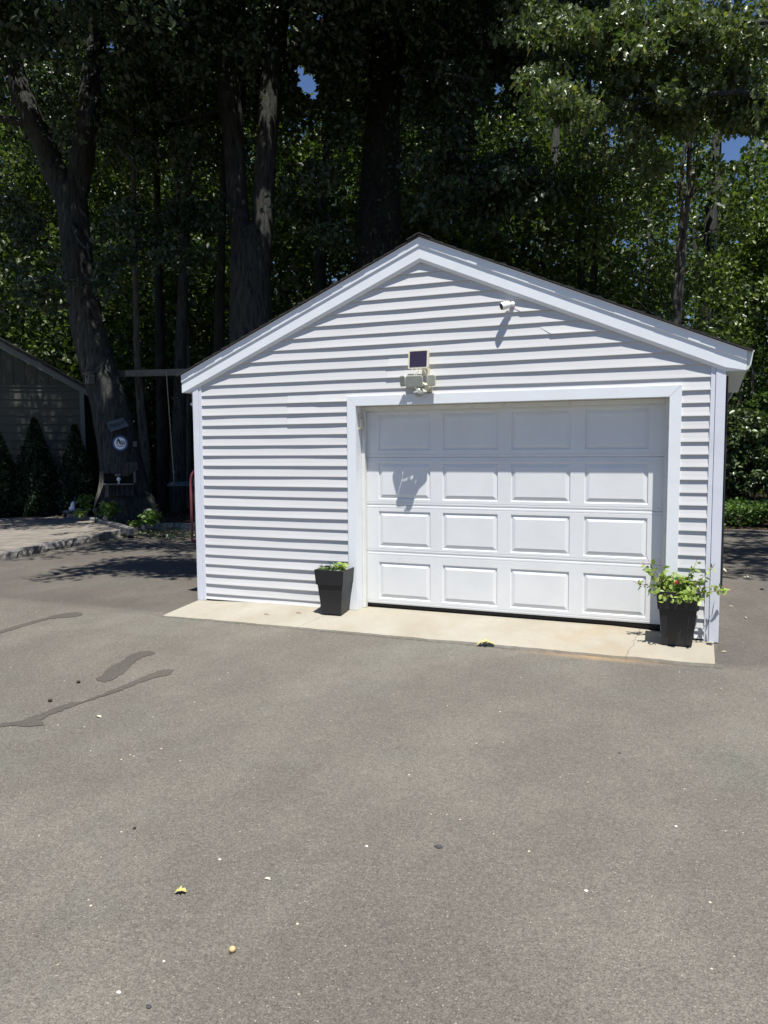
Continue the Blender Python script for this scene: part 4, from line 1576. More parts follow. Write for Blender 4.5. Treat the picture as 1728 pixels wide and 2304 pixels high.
# slender trees
def slender(path, rs, lab, crown=None, bark='bark', mat='leaf_maple', seed=0, size=.13, group=None, extra=None, clear=None, name='slender_tree'):
    path = [np.array(p, float) for p in path]
    t = thing(name, (path[0][0], path[0][1], 0), lab, 'tree', group)
    mb = MB()
    trunk_mb(mb, path, rs, seed, 10, .05, (.4, .25), .3)
    if extra:
        for a, b, r0, r1 in extra:
            limb(mb, a, b, r0, r1, seed + 7)
    rng = np.random.default_rng(200 + seed)
    if crown:
        P = []
        for c_, r, n in crown:
            P.append(ellipsoid(n, c_, r, rng, .15))
        C = np.concatenate(P)
        for c_ in C[::9]:
            j = min(range(len(path)), key=lambda i: abs(path[i][2] - c_[2] + .8))
            limb(mb, path[j], c_, .03, .008, int(abs(c_[0]) * 100), 5, wig=.4, m_=6)
        PP = drop_gaps(clump_points(C, 70, .5, rng))
        if clear:
            uu, vv = seen(PP)
            keep = np.ones(len(PP), bool)
            for x0, x1, y0, y1 in clear:
                keep &= ~((uu > x0) & (uu < x1) & (vv > y0) & (vv < y1) & (np.random.default_rng(seed).uniform(size=len(PP)) < .85))
            PP = PP[keep]
    mb.build('trunk', bark, t, smooth=True)
    if crown:
        crown_mesh('crown', PP, size, mat, t, 300 + seed, (HEX_V, HEX_Q), .7, .35)
    return t


sd = 18.5
slender([at(1448, 1100, sd), at(1462, 720, sd), at(1472, 600, sd), at(1478, 520, sd), at(1487, 430, sd), at(1490, 330, sd), at(1489, 200, sd), (5.3, 12.6, 13.5)], [.085, .07, .068, .065, .06, .055, .045, .02],
        'slender double-stemmed sapling with dappled bark, right of the roof ridge', [((5.2, 12.4, 9.6), (2.6, 2.2, 3.4), 90), ((4.6, 13.0, 5.6), (2.2, 1.2, 2.6), 60)], 'bark_pale', seed=1,
        extra=[(at(1455, 730, sd), at(1462, 590, sd), .06, .056), (at(1462, 590, sd), at(1470, 500, sd), .056, .052), (at(1470, 500, sd), at(1474, 380, sd), .052, .045), (at(1474, 380, sd), at(1482, 200, sd), .045, .03)], clear=[(1450, 1500, 300, 740)])
slender([(8.6, 16.8, -.2), (8.7, 16.6, 4), (8.5, 16.8, 9)], [.09, .075, .03], 'bushy bright green tree filling the right edge below the blue gap', [((8.0, 16.6, 5.9), (2.9, 1.7, 2.4), 160), ((8.8, 16.8, 3.4), (2.8, 1.2, 1.8), 70), ((7.8, 16.8, 8.2), (1.6, 1.4, 1.0), 40)], 'bark_dark', seed=2)
slender([(2.6, 14.6, -.2), (2.7, 14.4, 4), (2.9, 14.4, 9.5)], [.15, .12, .05], 'leafy tree standing behind the right slope of the garage roof', [((2.6, 14.0, 5.0), (2.8, 1.6, 2.4), 120), ((2.9, 14.2, 8.6), (2.2, 1.6, 2.0), 60)], seed=3)
slender([(11.5, 14.0, -.2), (11.4, 14, 4), (11.2, 14.2, 9)], [.15, .12, .05], 'leafy tree outside the right edge of the wood', [((11.6, 15.4, 5.4), (2.4, 1.6, 3.2), 80)], seed=4)
for i, (pts, r, lab, bk) in enumerate((
        (((296, 1100), (296, 800), (301, 860), (308, 920), (315, 1000)), .13, 'pale slender trunk left of the swing rope', 'bark_pale'),
        (((352, 1080), (350, 900), (346, 760), (342, 560)), .16, 'dark slender trunk just left of the swing rope, behind the beam', 'bark_dark'),
        (((381, 1090), (385, 960), (388, 860), (392, 700), (398, 560)), .19, 'slender trunk with a sunlit patch behind the swing rope', 'bark'),
        (((403, 1080), (404, 760), (399, 690), (392, 560)), .10, 'thin pale trunk over the left eave of the garage', 'bark_pale'),
        (((470, 1080), (474, 700), (478, 560)), .15, 'dark slender trunk close left of the twin-stemmed tree', 'bark_dark'),
        (((692, 1050), (690, 640), (694, 500), (700, 400)), .16, 'dark slender trunk between the twin stems and the vine-hung trunk', 'bark_dark'),
        (((1255, 1000), (1256, 560), (1262, 420)), .11, 'thin grey trunk behind the right slope of the roof', 'bark'))):
    d0 = 21.2 + (i * 1.3) % 2.6
    pts = sorted(pts, key=lambda p: -p[1])
    path = [at(u, v, d0) for u, v in pts]
    path[0][2] = -.2
    if i in (0,):
        path = [at(u, v, d0) for u, v in ((318, 1100), (315, 1000), (309, 930), (302, 860), (297, 790), (294, 660))]
        path[0][2] = -.2
    top = path[-1] + (path[-1] - path[-2]) / np.linalg.norm(path[-1] - path[-2]) * 5
    path.append(top)
    slender(path, list(np.linspace(r * 1.2, r * .5, len(path))), lab, [(top + (0, 0, .5), (2.2, 2.0, 2.4), 46)], bk, 'leaf_maple', 10 + i, .15, 'slender trees at the edge of the wood')

# ------------------------------------------------------------------ the wood behind, one mass
rng = np.random.default_rng(500)
C = []
for _ in range(230):
    y = rng.uniform(19, 46)
    x = rng.uniform(-1.22 * (y + 8) + 2, .22 * (y + 8) + 8)
    H = rng.uniform(10, 17) * (1 + .012 * (y - 19))
    r = rng.uniform(1.7, 3.0)
    n = int(16 + 10 * rng.uniform())
    z = rng.uniform(.10, 1, n) * H
    a = rng.uniform(0, 2 * math.pi, n)
    q = r * np.sin(np.clip(z / H, .05, .97) * math.pi) ** .5 * rng.uniform(.4, 1, n)
    C.append(np.stack([x + q * np.cos(a), y + q * np.sin(a), z], 1))
for _ in range(2700):  # canopy layer added overhead to keep the sun off the wood below
    y = rng.uniform(13.5, 42)
    x = rng.uniform(-1.22 * (y + 8) + 2, -.06 * (y + 8) + 2)
    C.append(np.array([[x, y, rng.uniform(11.5, 19) + .1 * (y - 14)]]))
for _ in range(2500):
    y = rng.uniform(27, 52)
    x = rng.uniform(-1.22 * (y + 8) + 2, .2 * (y + 8) + 4)
    C.append(np.array([[x, y, rng.uniform(0, 1) ** 1.2 * .46 * (y + 6)]]))
for _ in range(800):
    y = rng.uniform(13.5, 19)
    x = rng.uniform(-1.15 * (y + 8) + 3, 3)
    C.append(np.array([[x, y, rng.uniform(1.0, 9.5)]]))
C = np.concatenate(C)
u, v = seen(C)
C = C[(u > -400) & (u < 2000) & ((v > -900) | (C[:, 1] < 24))]
PW = drop_gaps(clump_points(C, 62, 1.05, rng), 1.0)
print('wood leaves', len(PW))
V, Q = leaves(PW, .25, rng, (DIA_V, DIA_Q), .75, .3)
tag(link_mesh('woods', array_mesh('woods', V, Q), 'leaf_woods'), kind='stuff')
mb = MB()
rg = random.Random(77)
for i in range(70):
    y = rg.uniform(19, 44)
    x = rg.uniform(-1.2 * (y + 8) + 2, .2 * (y + 8) + 7)
    r = rg.uniform(.09, .26)
    mb.tube([(x, y, 0), (x + rg.uniform(-.3, .3), y, 6), (x + rg.uniform(-.8, .8), y, 13)], [r * 1.15, r, r * .6], 7)
tag(mb.build('woods', 'bark_dark', smooth=True), kind='stuff')
# understorey along the wood edge
C = []
for _ in range(420):
    x = rng.uniform(-24, 12)
    y = max(back_edge(x) + 4.5, 11.8) + rng.uniform(1.5, 9)
    C.append((x, y, ground_z(x, y) + abs(rng.normal()) * .8))
PU = clump_points(np.array(C), 52, .55, rng)
V, Q = leaves(PU, .15, rng, (DIA_V, DIA_Q), .8, .2)
tag(link_mesh('undergrowth', array_mesh('undergrowth', V, Q), 'leaf_woods'), kind='stuff')

# ground cover and the broad-leaved shrub right of the garage
C = []
for _ in range(420):
    x = rng.uniform(4.9, 13)
    y = back_edge(x) + .25 + rng.uniform(0, 1.7)
    C.append((x, y, ground_z(x, y) + rng.uniform(.05, .30)))
PG = clump_points(np.array(C), 30, .2, rng)
V, Q = leaves(PG, .095, rng, (HEX_V, HEX_Q), 1.0, .1)
tag(link_mesh('ground_cover', array_mesh('ground_cover', V, Q), 'leaf_ground'), kind='stuff')
sc_ = at(1630, 1010, 20.6)
sh = thing('shrub', (sc_[0], sc_[1], .1), 'dense broad-leaved shrub overgrown with vines beyond the garage right corner', 'shrub')
C = np.concatenate([ellipsoid(150, (sc_[0] + .7, sc_[1] + .9, 1.35), (1.9, 1.2, 1.75), rng, .6), ellipsoid(60, (sc_[0] - .4, sc_[1] + .5, 1.7), (.7, .7, 1.2), rng, .5)])
C = C[C[:, 2] > .25]
mb = MB()
for i in range(9):
    limb(mb, (sc_[0] + .5 + rng.normal() * .3, sc_[1] + .8, 0), C[i * 7], .03, .008, 60 + i, 6)
mb.build('stem', 'bark', sh)
crown_mesh('foliage', clump_points(C, 62, .32, rng), .145, 'leaf_shrub', sh, 8, (HEX_V, HEX_Q), 1.0, .5)
lb = at(1642, 866, 20.8)
lt = thing('bright_bush', (lb[0], lb[1], .1), 'small bright yellow-green bush top catching sun above the vine-covered shrub', 'shrub')
mb = MB()
limb(mb, (lb[0], lb[1] + .6, 0), lb + (0, .4, 0), .03, .01, 3, 6)
mb.build('stem', 'bark', lt)
crown_mesh('foliage', clump_points(ellipsoid(26, lb + np.array([.1, .3, -.1]), (.45, .4, .42), rng, .2), 60, .2, rng), .10, 'leaf_bed', lt, 9, (HEX_V, HEX_Q), .8, .3)
for i, (u0, v0, u1, v1, lab) in enumerate(((1590, 900, 1612, 760, 'bare grey sapling stem left of the bright bush top'), (1620, 880, 1628, 760, 'bare pale sapling stem rising behind the bright bush top'))):
    a, b_ = at(u0, v0 + 160, 21.5), at(u1, v1, 21.5)
    a[2] = 0
    t = thing('sapling', (a[0], a[1], 0), lab, 'tree')
    mb = MB()
    limb(mb, a, at(u0, v0, 21.5), .05, .045, 5 + i, 7, wig=.1)
    limb(mb, at(u0, v0, 21.5), b_, .045, .04, 8 + i, 7, wig=.25)
    limb(mb, b_, b_ + np.array([.2, .2, 3.]), .04, .02, 9 + i, 7)
    mb.build('trunk', 'bark_pale', t, smooth=True)
    crown_mesh('crown', clump_points(ellipsoid(16, b_ + np.array([.2, .2, 2.8]), (.9, .8, 1.0), rng, .2), 60, .4, rng), .12, 'leaf_maple', t, 30 + i)

# leaf litter at the edge of the bed and of the drive
n = 2600
x = rng.uniform(-13, 11, n)
y = np.array([back_edge(q) for q in x]) + np.abs(rng.normal(size=n)) * 1.3 - .12
PL_ = np.stack([x, y, np.array([max(GZ + .006, ground_z(a, b)) + .012 for a, b in zip(x, y)])], 1)
keep = ~((x > -.3) & (x < 6) & (y < 6.3))
V, Q = leaves(PL_[keep], .075, rng, (HEX_V, HEX_Q), 3., .0)
tag(link_mesh('leaf_litter', array_mesh('leaf_litter', V, Q), 'litter'), kind='stuff')


# ------------------------------------------------------------------ things on and around the leaning oak
def S(u, v, d):
    """like at(), from full-size photo coordinates"""
    return at(u / K, v / K, d)


FV = -np.array([CF[0], CF[1], 0.])
FV /= np.linalg.norm(FV)
RV = np.array([CR[0], CR[1], 0.])
RV /= np.linalg.norm(RV)
UP = np.array([0, 0, 1.])
VA = np.array([RV, FV, UP])

bc = at(194, 818, 19.58)
bh = thing('birdhouse', bc - (0, 0, .16), 'small weathered wooden birdhouse nailed to the leaning oak', 'birdhouse')
fw = FV * .82 - RV * .57
A = frame_axes(fw)
mb = MB()
mb.obox(bc, (.085, .085, .13), A)
mb.build('box', 'grey_wood', bh, bevel=.004)
mb = MB()
mb.lathe(bc + A[1] * .0852 + UP * .045, [(.036, 0), (.034, .003)], 14, ax=[A[0], A[2], A[1]])
mb.build('entrance_hole_disc', 'painted_dark', bh)  # disc on the solid front, the dark of the hole is painted
mb = MB()
mb.obox(bc + A[1] * .088 + UP * -.02 - A[0] * .02, (.03, .004, .006), A)
mb.build('perch', 'painted_dark', bh)
mb = MB()
T = A.copy()
T[1] = A[1] * math.cos(.25) - UP * math.sin(.25)
T[2] = UP * math.cos(.25) + A[1] * math.sin(.25)
mb.obox(bc + UP * .150 + A[1] * .02, (.115, .135, .012), T)
mb.build('roof', 'grey_wood', bh, bevel=.003)

c4 = [S(239.8, 950.6, 19.52), S(277.2, 939.2, 19.56), S(290.8, 958.2, 19.56), S(248.4, 972.9, 19.50)]
sg = thing('sign', sum(c4) / 4, 'tilted blue-grey painted board sign nailed to the leaning oak', 'sign')
mb = MB()
mb.add([p + FV * .012 for p in c4] + [p - FV * .015 for p in c4], [(0, 3, 2, 1), (4, 5, 6, 7), (0, 1, 5, 4), (1, 2, 6, 5), (2, 3, 7, 6), (3, 0, 4, 7)])
mb.build('board', 'weathered_board', sg, bevel=.003)


def text(name, body, c, ax_r, ax_u, size, mat, parent, off=.014, shear=0.):
    cu = bpy.data.curves.new(name, 'FONT')
    cu.body = body
    cu.size = size
    cu.extrude = .001
    cu.align_x = 'CENTER'
    cu.align_y = 'CENTER'
    cu.shear = shear
    cu.materials.append(MATS[mat])
    tmp = bpy.data.objects.new('letters', cu)
    COL.objects.link(tmp)
    bpy.context.view_layer.update()
    me = bpy.data.meshes.new_from_object(tmp.evaluated_get(bpy.context.evaluated_depsgraph_get()))
    bpy.data.objects.remove(tmp)
    o = bpy.data.objects.new(name, me)
    COL.objects.link(o)
    o.parent = parent
    r = np.array(ax_r, float)
    r /= np.linalg.norm(r)
    u_ = np.array(ax_u, float)
    u_ -= r * (u_ @ r)
    u_ /= np.linalg.norm(u_)
    nn = np.cross(r, u_)
    p = np.array(c) + nn * off - origin_of(parent)
    M_ = Matrix.Identity(4)
    for i in range(3):
        M_[i][0], M_[i][1], M_[i][2], M_[i][3] = r[i], u_[i], nn[i], p[i]
    o.matrix_local = M_
    return o


text('lettering', 'Palace', sum(c4) / 4 - RV * .02, c4[2] - c4[3], c4[0] - c4[3], .15, 'letter_dark', sg, .016, .2)
text('lettering', '!', sum(c4) / 4 + RV * .17 + UP * .08, c4[2] - c4[3], c4[0] - c4[3], .14, 'letter_dark', sg, .016)

pc = S(270.6, 997.5, 19.50)
pq = thing('plaque', pc, 'round white plaque with blue rim and striped flag on the leaning oak', 'sign')
DA = [RV, UP, FV]
mb = MB()
n_ = 36
vs = [pc + (RV * math.cos(2 * math.pi * i / n_) + UP * math.sin(2 * math.pi * i / n_)) * (.192 + .008 * (i % 2)) + FV * d for d in (-.012, .008) for i in range(n_)]
mb.add(vs, [tuple(range(n_ - 1, -1, -1)), tuple(range(n_, 2 * n_)), *[(i, (i + 1) % n_, n_ + (i + 1) % n_, n_ + i) for i in range(n_)]])
mb.build('rim', 'plaque_blue', pq)
mb = MB()
mb.lathe(pc + FV * .0085, [(.150, 0), (.150, .004)], 36, ax=DA)
mb.build('face', 'plaque_white', pq)


def decal(poly, name, mat, parent, c, off):
    mb = MB()
    mb.prism(poly, lambda a, b, d: c + RV * a + UP * b + FV * d, off, off + .002)
    return mb.build(name, mat, parent)


decal([(-.045, .14), (-.085, .06), (-.09, -.02), (-.06, -.03), (-.065, .03), (-.05, .07), (-.03, .03), (-.02, -.01), (.005, -.03), (.012, .02), (-.012, .09)], 'emblem', 'letter_dark', pq, pc, .0130)
for i, (y0, y1, x0, x1, mt) in enumerate(((.058, .068, 0, .12, 'plaque_blue'), (.030, .046, .0, .135, 'letter_dark'), (.008, .022, .005, .138, 'plaque_red'), (-.006, .006, .0, .14, 'letter_dark'), (-.026, -.012, .01, .135, 'plaque_red'), (-.042, -.032, .015, .13, 'letter_dark'))):
    decal([(x0, y0), (x1, y0), (x1, y1), (x0, y1)], 'stripe', mt, pq, pc, .0130)
decal([(-.07, -.082), (.09, -.09), (.10, -.078), (-.05, -.068)], 'banner', 'plaque_blue', pq, pc, .0130)
for i in range(5):
    x = -.1 + i * .05
    decal([(x, -.06), (x + .02, -.062), (x + .018, -.048), (x + .002, -.046)], 'star', 'plaque_blue', pq, pc, .0130)
bx = S(304.5, 1000, 19.75)
t = thing('meter_box', bx, 'tiny grey box fixed to the right flank of the leaning oak', 'box')
mb = MB()
mb.obox(bx, (.05, .05, .065), VA)
mb.build('case', 'grey_wood', t, bevel=.004)
mb = MB()
mb.obox(bx + UP * .07, (.06, .06, .008), VA)
mb.build('lid', 'grey_wood', t, bevel=.002)

# miniature house built of bark slabs into the foot of the oak
fh = thing('fairy_house', S(268, 1110, 19.3), 'rustic little house of bark slabs and planks built onto the foot of the leaning oak', 'play house')


def slab(px, d, thick, name, mat, parent, bevel=.006):
    p = [S(u, v, d) for u, v in px]
    mb = MB()
    n = len(p)
    vs = [q + FV * thick for q in p] + [q - FV * .05 for q in p]
    mb.add(vs, [tuple(range(n)), tuple(range(2 * n - 1, n - 1, -1)), *[(i, n + i, n + (i + 1) % n, (i + 1) % n) for i in range(n)]])
    return mb.build(name, mat, parent, bevel=bevel)


FD = 19.33
slab([(233, 1060), (303, 1058), (303, 1086), (272, 1089), (234, 1090)], FD, .0, 'doorway', 'painted_dark', fh)  # near-black sheet, the shade of the hollow is painted on it
slab([(225, 1061), (233.5, 1060.5), (234.5, 1078), (232, 1096), (226, 1112), (214, 1140), (209, 1146), (213, 1128), (219, 1108), (224, 1085)], FD - .04, .03, 'bark_post', 'bark_pale', fh)
slab([(233, 1063), (236, 1052), (245, 1046), (256, 1045), (262, 1050), (262, 1067), (250, 1064), (240, 1066)], FD - .05, .02, 'bark_slab', 'bark', fh)
slab([(257, 1044), (280, 1040), (309, 1040), (311, 1057), (303, 1060), (290, 1071), (274, 1073), (262, 1070)], FD - .06, .02, 'bark_slab', 'bark', fh)
slab([(300, 1056), (305, 1056), (306, 1086), (301, 1087)], FD - .05, .02, 'post', 'grey_wood', fh)
xs_ = [236, 245, 254, 261, 267, 272, 278, 285, 293, 301]
rg = random.Random(8)
for i in range(9):
    t0 = 1090 - .25 * i + rg.uniform(-1, 1)
    slab([(xs_[i] + .6, t0), (xs_[i + 1] - .6, t0 - .4), (xs_[i + 1] - .4, 1117 - .3 * i + rg.uniform(-1, 1)), (xs_[i] + .2, 1118 - .3 * i)], FD - .03, rg.uniform(.0, .03), 'plank', ('bark_pale', 'bark_dark', 'bark_dark', 'bark', 'bark_dark', 'bark', 'bark_dark', 'bark', 'bark')[i], fh)
mb = MB()
mb.obox(S(268, 1089.5, FD - .10), (.38, .06, .018), VA)
mb.build('sill', 'grey_wood', fh, bevel=.004)
gb = S(267.5, 1088, FD - .13)
gl = thing('lantern', gb, 'tiny white goblet-shaped lantern under a grey cap in the bark house doorway', 'ornament')
mb = MB()
mb.lathe(gb, [(.030, .0), (.028, .012), (.011, .02), (.010, .045), (.030, .062), (.050, .10), (.052, .125), (.036, .15), (.012, .165)], 16)
mb.build('bowl', 'plaque_white', gl, smooth=True)
mb = MB()
mb.obox(gb + UP * .215 - RV * .012, (.072, .05, .026), VA)
mb.build('cap', 'grey_wood', gl, bevel=.008)
mb = MB()
mb.tube([gb + UP * .16, gb + UP * .21], .006, 6)
mb.build('rod', 'grey_wood', gl)
mb = MB()
mb.tube([gb + UP * .16 - RV * .06 - FV * .03, gb + UP * .21 - RV * .06 - FV * .03], .005, 6)
mb.build('rod', 'grey_wood', gl)

# swing
b0_ = at(236, 808, 20.55)
b1_ = at(560, 800, 19.75)
bm = thing('beam', (b0_ + b1_) / 2, 'long weathered timber beam spanning from the leaning oak to the twin-stemmed tree', 'beam')
d = b1_ - b0_
L_ = np.linalg.norm(d)
d /= L_
sd_ = np.cross(d, UP)
sd_ /= np.linalg.norm(sd_)
mb = MB()
mb.obox((b0_ + b1_) / 2, (L_ / 2, .06, .085), np.array([d, sd_, np.cross(sd_, d)]))
mb.build('timber', 'beam_wood', bm, bevel=.008)
r0 = at(360, 812, 20.1)
r1 = at(376, 1041, 20.0)
sw = thing('swing', (r1[0], r1[1], r1[2]), 'plank swing hanging on ropes from the timber beam', 'swing')
for k_ in (0, 1):
    o_ = RV * .62 * k_ + FV * 0
    mb = MB()
    mb.tube([r0 + o_ + UP * .12, r0 + o_, r0 * .5 + r1 * .5 + o_, r1 + o_, r1 + o_ - UP * .03], [.013] * 5, 7)
    mb.blob(r1 + o_ + UP * .26, (.03, .03, .035), k_)
    mb.build('rope', 'rope', sw)
mb = MB()
mb.obox(r1 + RV * .31 - UP * .05, (.46, .15, .02), np.array([RV, FV * .97 - UP * .24, UP * .97 + FV * .24]))
mb.build('seat', 'weathered_board', sw, bevel=.005)

# red tubular cart frame beyond the garage corner
hb = on_z(415.5, 1172, GZ)
A_r = RV * .98 + FV * -.2
A_r /= np.linalg.norm(A_r)
hc = thing('hand_cart', hb, 'dusty red tubular frame with black wire mesh standing beyond the garage left corner', 'cart')
path = [(0.62, 0.03), (.1, .03), (0.0, .03), (0, .2), (0, 1.25), (.02, 1.37), (.08, 1.46), (.18, 1.50), (.45, 1.5)]
mb = MB()
pp = [hb + A_r * a + UP * b for a, b in path]
mb.tube(pp, .027, 10)
mb.build('frame', 'red_paint', hc, smooth=True)
mb = MB()
for i in range(30):
    z = .12 + i * .043
    mb.tube([hb + A_r * .045 + UP * z, hb + A_r * .6 + UP * z], .0045, 4)
for i in range(12):
    x = .06 + i * .05
    mb.tube([hb + A_r * x + UP * .05, hb + A_r * x + UP * 1.42], .0045, 4)
mb.build('mesh', 'black_plastic', hc)
mb = MB()
mb.obox(hb + A_r * .10 - FV * .05 + UP * .7, (.045, .03, .6), np.array([A_r, np.cross(UP, A_r), UP]))
mb.build('panel', 'grey_wood', hc)

# solar stake lights
for (hu, hv, su, sv, d, lab) in ((214.5, 1148, 214, 1172, 18.6, 'black square solar stake light left of the oak roots'), (325.7, 1152, 326, 1184, 16.6, 'thin black solar stake light right of the oak roots near the kerb')):
    b = S(su, sv, d)
    t = thing('stake_light', b, lab, 'light', 'solar stake lights in the tree bed')
    hp = S(hu, hv, d)
    mb = MB()
    mb.tube([b - UP * .1, hp - UP * .02], .012, 7)
    mb.build('stake', 'black_plastic', t)
    mb = MB()
    A = frame_axes(FV * .8 - RV * .3 + UP * .45)
    w_ = .048 if hu < 300 else .022
    mb.obox(hp, (w_, .02, .055), A)
    mb.build('head', 'black_plastic', t, bevel=.005)
# garden ornament
gp = S(165, 1149, 20.3)
go = thing('garden_ornament', gp, 'small dark and white bird-like garden ornament left of the oak', 'ornament')
mb = MB()
mb.blob(gp + UP * .12, (.07, .06, .13), 1, .06)
mb.blob(gp + UP * .05 - RV * .02, (.10, .09, .07), 2, .06)
mb.build('body', 'plaque_white', go, smooth=True)
mb = MB()
mb.tube([gp + RV * .07 + UP * .02, gp + RV * .075 + UP * .2, gp + RV * .06 + UP * .33, gp + RV * .065 + UP * .38], [.05, .045, .03, .018], 9)
mb.build('neck', 'black_plastic', go, smooth=True)
for i, (u, v, r) in enumerate(((176, 1150, .12), (188, 1156, .10), (150, 1152, .09))):
    p = S(u, v, 19.9)
    p[2] = max(p[2], .05)
    t = MB().blob(p, (r * 1.4, r, r * .6), 20 + i, .14).build('stone', 'granite', None, origin=tuple(p))
    tag(t, ('flat grey stone beside the bird-like ornament', 'small grey stone by the bright seedling at the kerb end', 'small stone left of the bird-like ornament')[i], 'stone', 'stones at the end of the bed kerb')

# bed plants
for i, (u, v0, v1, d, wd, n, ls, lab, mat) in enumerate(((195.5, 1152, 1108, 19.3, .22, 8, .13, 'tall light green leafy plant left of the oak roots', 'leaf_bed'), (179, 1160, 1147, 19.2, .16, 7, .10, 'small bright seedling at the end of the bed kerb', 'leaf_pot'),
                                                       (247, 1165, 1126, 18.5, .42, 16, .12, 'broad green plant in front of the oak roots', 'leaf_bed'), (341, 1182, 1145, 16.6, .32, 11, .11, 'airy leafy plant right of the oak roots', 'leaf_bed'),
                                                       (305, 1183, 1170, 16.9, .20, 9, .08, 'low leafy plant between the two stake lights', 'leaf_bed'), (80, 1140, 1118, 20.8, .4, 9, .10, 'low dim plant at the foot of the arborvitae', 'leaf_shrub'), (225, 1160, 1140, 18.8, .2, 7, .09, 'low green plant behind the square stake light', 'leaf_shrub'))):
    b = S(u, v0, d)
    H = S(u, v1, d)[2] - b[2]
    rg = random.Random(60 + i)
    paths = []
    for j in range(n):
        a = 2 * math.pi * j / n + rg.uniform(-.4, .4)
        q = rg.uniform(.1, 1) * wd / max(H, .1)
        paths.append(arc(b + RV * rg.uniform(-.05, .05), RV * math.cos(a) * q + FV * math.sin(a) * q * .7 + UP, math.hypot(H, wd * .5) * rg.uniform(.7, 1.05), .15, 6, j))
    leafy('bed_plant', mat, 'stem_green', paths, ls, 11, lab, 'plant', b, (HEX_V, HEX_Q), .8, .25, seed=70 + i, spread=.03, start=.3)
rng = np.random.default_rng(900)
n = 900
x = rng.uniform(0, 1, n)
P = np.array([at(200 + 215 * q, 1130 + 10 * q, 18.8 - 2.4 * q) for q in x])
P[:, :2] += rng.normal(size=(n, 2)) * .45
P[:, 2] = [ground_z(a, b) + .05 + abs(rng.normal()) * .05 for a, b in P[:, :2]]
V, Q = leaves(P, .08, rng, (HEX_V, HEX_Q), 1., .1)
tag(link_mesh('ground_cover', array_mesh('ground_cover', V, Q), 'leaf_shrub'), kind='stuff')


# ------------------------------------------------------------------ fallen leaves and bits
def flat_bit(name, mat, p, size, yaw, curl, label, cat, group=None, tmpl=(OAK_V, OAK_Q), wide=1.):
    V = tmpl[0].copy() * size
    V[:, 0] *= wide
    V[:, 1] -= size / 2
    V[:, 2] = curl * (V[:, 1] / size) ** 2 * -size * 4 + curl * size * 1.1 + np.abs(V[:, 0]) * .35
    c, s = math.cos(yaw), math.sin(yaw)
    V = np.stack([V[:, 0] * c - V[:, 1] * s, V[:, 0] * s + V[:, 1] * c, V[:, 2] - V[:, 2].min() + .003], 1)
    o = link_mesh(name, array_mesh(name, V, tmpl[1]), mat, None)
    o.location = tuple(p)
    tag(o, label, cat, group)
    return o


def S_z(u, v, z):
    return on_z(u / K, v / K, z)


GL = 'fallen leaves and scraps on the asphalt'
flat_bit('fallen_leaf', 'leaf_yellow', S_z(1092, 1454, GZ), .19, -1.25, .2, 'curled pale yellow oak leaf by the front edge of the apron', 'leaf', GL)
flat_bit('fallen_leaf', 'leaf_yellow', S_z(406, 2010, GZ), .052, -1.0, .22, 'small folded yellow leaf on the open asphalt, lower left', 'leaf', GL, (OAK_V, OAK_Q), 1.35)
flat_bit('fallen_leaf', 'leaf_pale', S_z(221.5, 1614, GZ), .055, 1.5, .1, 'pale scrap of leaf below the long damp streak', 'leaf', GL, (HEX_V, HEX_Q), .8)
flat_bit('fallen_leaf', 'leaf_pale', S_z(1627, 1286, GZ), .12, .9, .25, 'curled pale leaf close beside the garage right corner post', 'leaf', GL)
flat_bit('fallen_leaf', 'leaf_pale', S_z(1682, 1302, GZ), .13, 1.4, .15, 'pale leaf in the sun just in front of the dappled shade', 'leaf', GL)
flat_bit('fallen_leaf', 'leaf_yellow', S_z(1666, 1290, GZ), .12, 1.7, .1, 'yellowish leaf on the edge of the dappled shade', 'leaf', GL, (HEX_V, HEX_Q))
flat_bit('fallen_leaf', 'acorn_brown', S_z(1714, 1327, GZ), .06, 1.3, .2, 'dark curled leaf near the right photo edge', 'leaf', GL, (HEX_V, HEX_Q))
flat_bit('fallen_leaf', 'leaf_pale', S_z(1677, 1391, GZ), .035, 1.2, .2, 'tiny pale leaf scrap right of the apron', 'leaf', GL, (HEX_V, HEX_Q))
flat_bit('fallen_leaf', 'leaf_pale', S_z(1629, 1467, GZ), .05, 1.6, .05, 'flat pale leaf scrap beside the apron right end', 'leaf', GL, (HEX_V, HEX_Q), .7)
flat_bit('fallen_leaf', 'leaf_pale', S_z(1645, 1365, GZ), .055, 1.5, .05, 'dull flat leaf on the asphalt right of the corner post', 'leaf', GL, (HEX_V, HEX_Q), .7)
flat_bit('fallen_leaf', 'leaf_pale', S_z(602, 1979, GZ), .03, 1.6, .05, 'tiny flat pale flake on the open asphalt', 'leaf', GL, (HEX_V, HEX_Q))
for (u, v, lab, yw) in ((600, 1383.5, 'short dry twig on the apron, farther from the left planter', .2), (672.7, 1380.5, 'dry twig on the apron close to the left planter', .1)):
    p = on_slab(u / K, v / K)
    mb = MB()
    dx = np.array([math.cos(-yw), math.sin(-yw), 0])
    mb.tube([p - dx * .035 + UP * .006, p + UP * .012, p + dx * .035 + UP * .005], [.003, .004, .002], 5)
    tag(mb.build('twig', 'stem_red', None, origin=tuple(p)), lab, 'twig', 'twigs on the apron')
ac = S_z(523, 2142, GZ)
t = thing('acorn', ac, 'tan round acorn on the open asphalt at lower left', 'acorn', 'acorns on the asphalt')
mb = MB()
mb.blob(ac + UP * .011, (.0125, .0125, .0115), 3, .03, 12, 8)
mb.build('nut', 'nut_tan', t, smooth=True)
mb = MB()
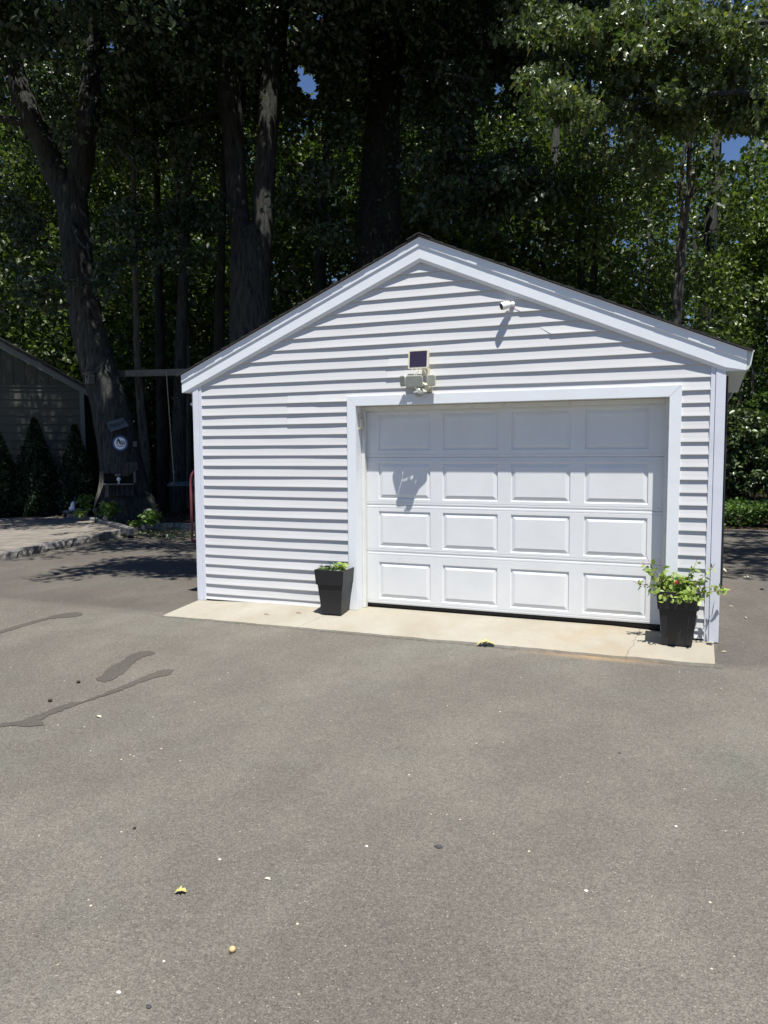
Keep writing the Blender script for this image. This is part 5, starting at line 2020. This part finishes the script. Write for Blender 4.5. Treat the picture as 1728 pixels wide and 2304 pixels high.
mb.tube([ac + UP * .006, ac - RV * .008 + FV * .016 + UP * .004], [.003, .0012], 5)
mb.build('stalk', 'acorn_brown', t)
for (u, v, lab) in ((176, 1537, 'dark brown acorn just left of the short broad stain'), (112, 1579, 'dark brown acorn nearer the long damp streak'), (302, 1865, 'tiny black seed on the asphalt, lower left')):
    p = S_z(u, v, GZ)
    r = .012 if v < 1700 else .006
    t = thing('acorn', p, lab, 'acorn', 'acorns on the asphalt')
    mb = MB()
    mb.blob(p + UP * r * .9, (r * 1.25, r, r * .95), 5, .05, 12, 8)
    mb.build('nut', 'acorn_brown', t, smooth=True)
    r *= .98
    mb = MB()
    mb.blob(p + UP * r * 1.1 + np.array([r, 0, 0]), (r * .6, r * 1.02, r * .9), 6, .08, 10, 6)
    mb.build('cap', 'acorn_brown', t, smooth=True)
for (u, v, r, lab, mt) in ((825, 1905, .012, 'white pebble on the open asphalt right of the yellow leaf', 'pebble_white'), (494.5, 1935, .012, 'pale pebble above the yellow leaf', 'pebble_white'), (267, 2234, .013, 'pale pebble near the bottom left', 'pebble_white'), (1318.6, 2005.5, .014, 'white pebble on the asphalt at lower right', 'pebble_white'), (1521, 1860, .011, 'yellowish pebble on the right of the asphalt', 'pebble_white'),
                           (1394, 1695, .014, 'dark pebble with a pale side right of centre', 'pebble_dark'), (335, 2267, .016, 'dark stone bedded in the asphalt at the bottom left', 'pebble_dark'), (369, 2163, .008, 'pale yellow chip below the yellow leaf', 'pebble_white')):
    p = S_z(u, v, GZ)
    r *= .5
    tag(MB().blob(p + UP * r * .4, (r * 1.3, r, r * .6), int(u), .12).build('pebble', mt, None, origin=tuple(p)), lab, 'pebble', 'pebbles on the asphalt')
p = S_z(987, 1906, GZ)
mb = MB()
pl_ = jag([(p[0] + .021 * math.cos(a), p[1] + .017 * math.sin(a)) for a in np.linspace(0, 2 * math.pi, 12, endpoint=False)], .003, 4, .02)
mb.add([(x, y, GZ + .0045) for x, y in pl_], [tuple(range(len(pl_)))])
o = mb.build('oil_spot', 'oil_spot', dr)
o['label'] = 'small dark oil spot'
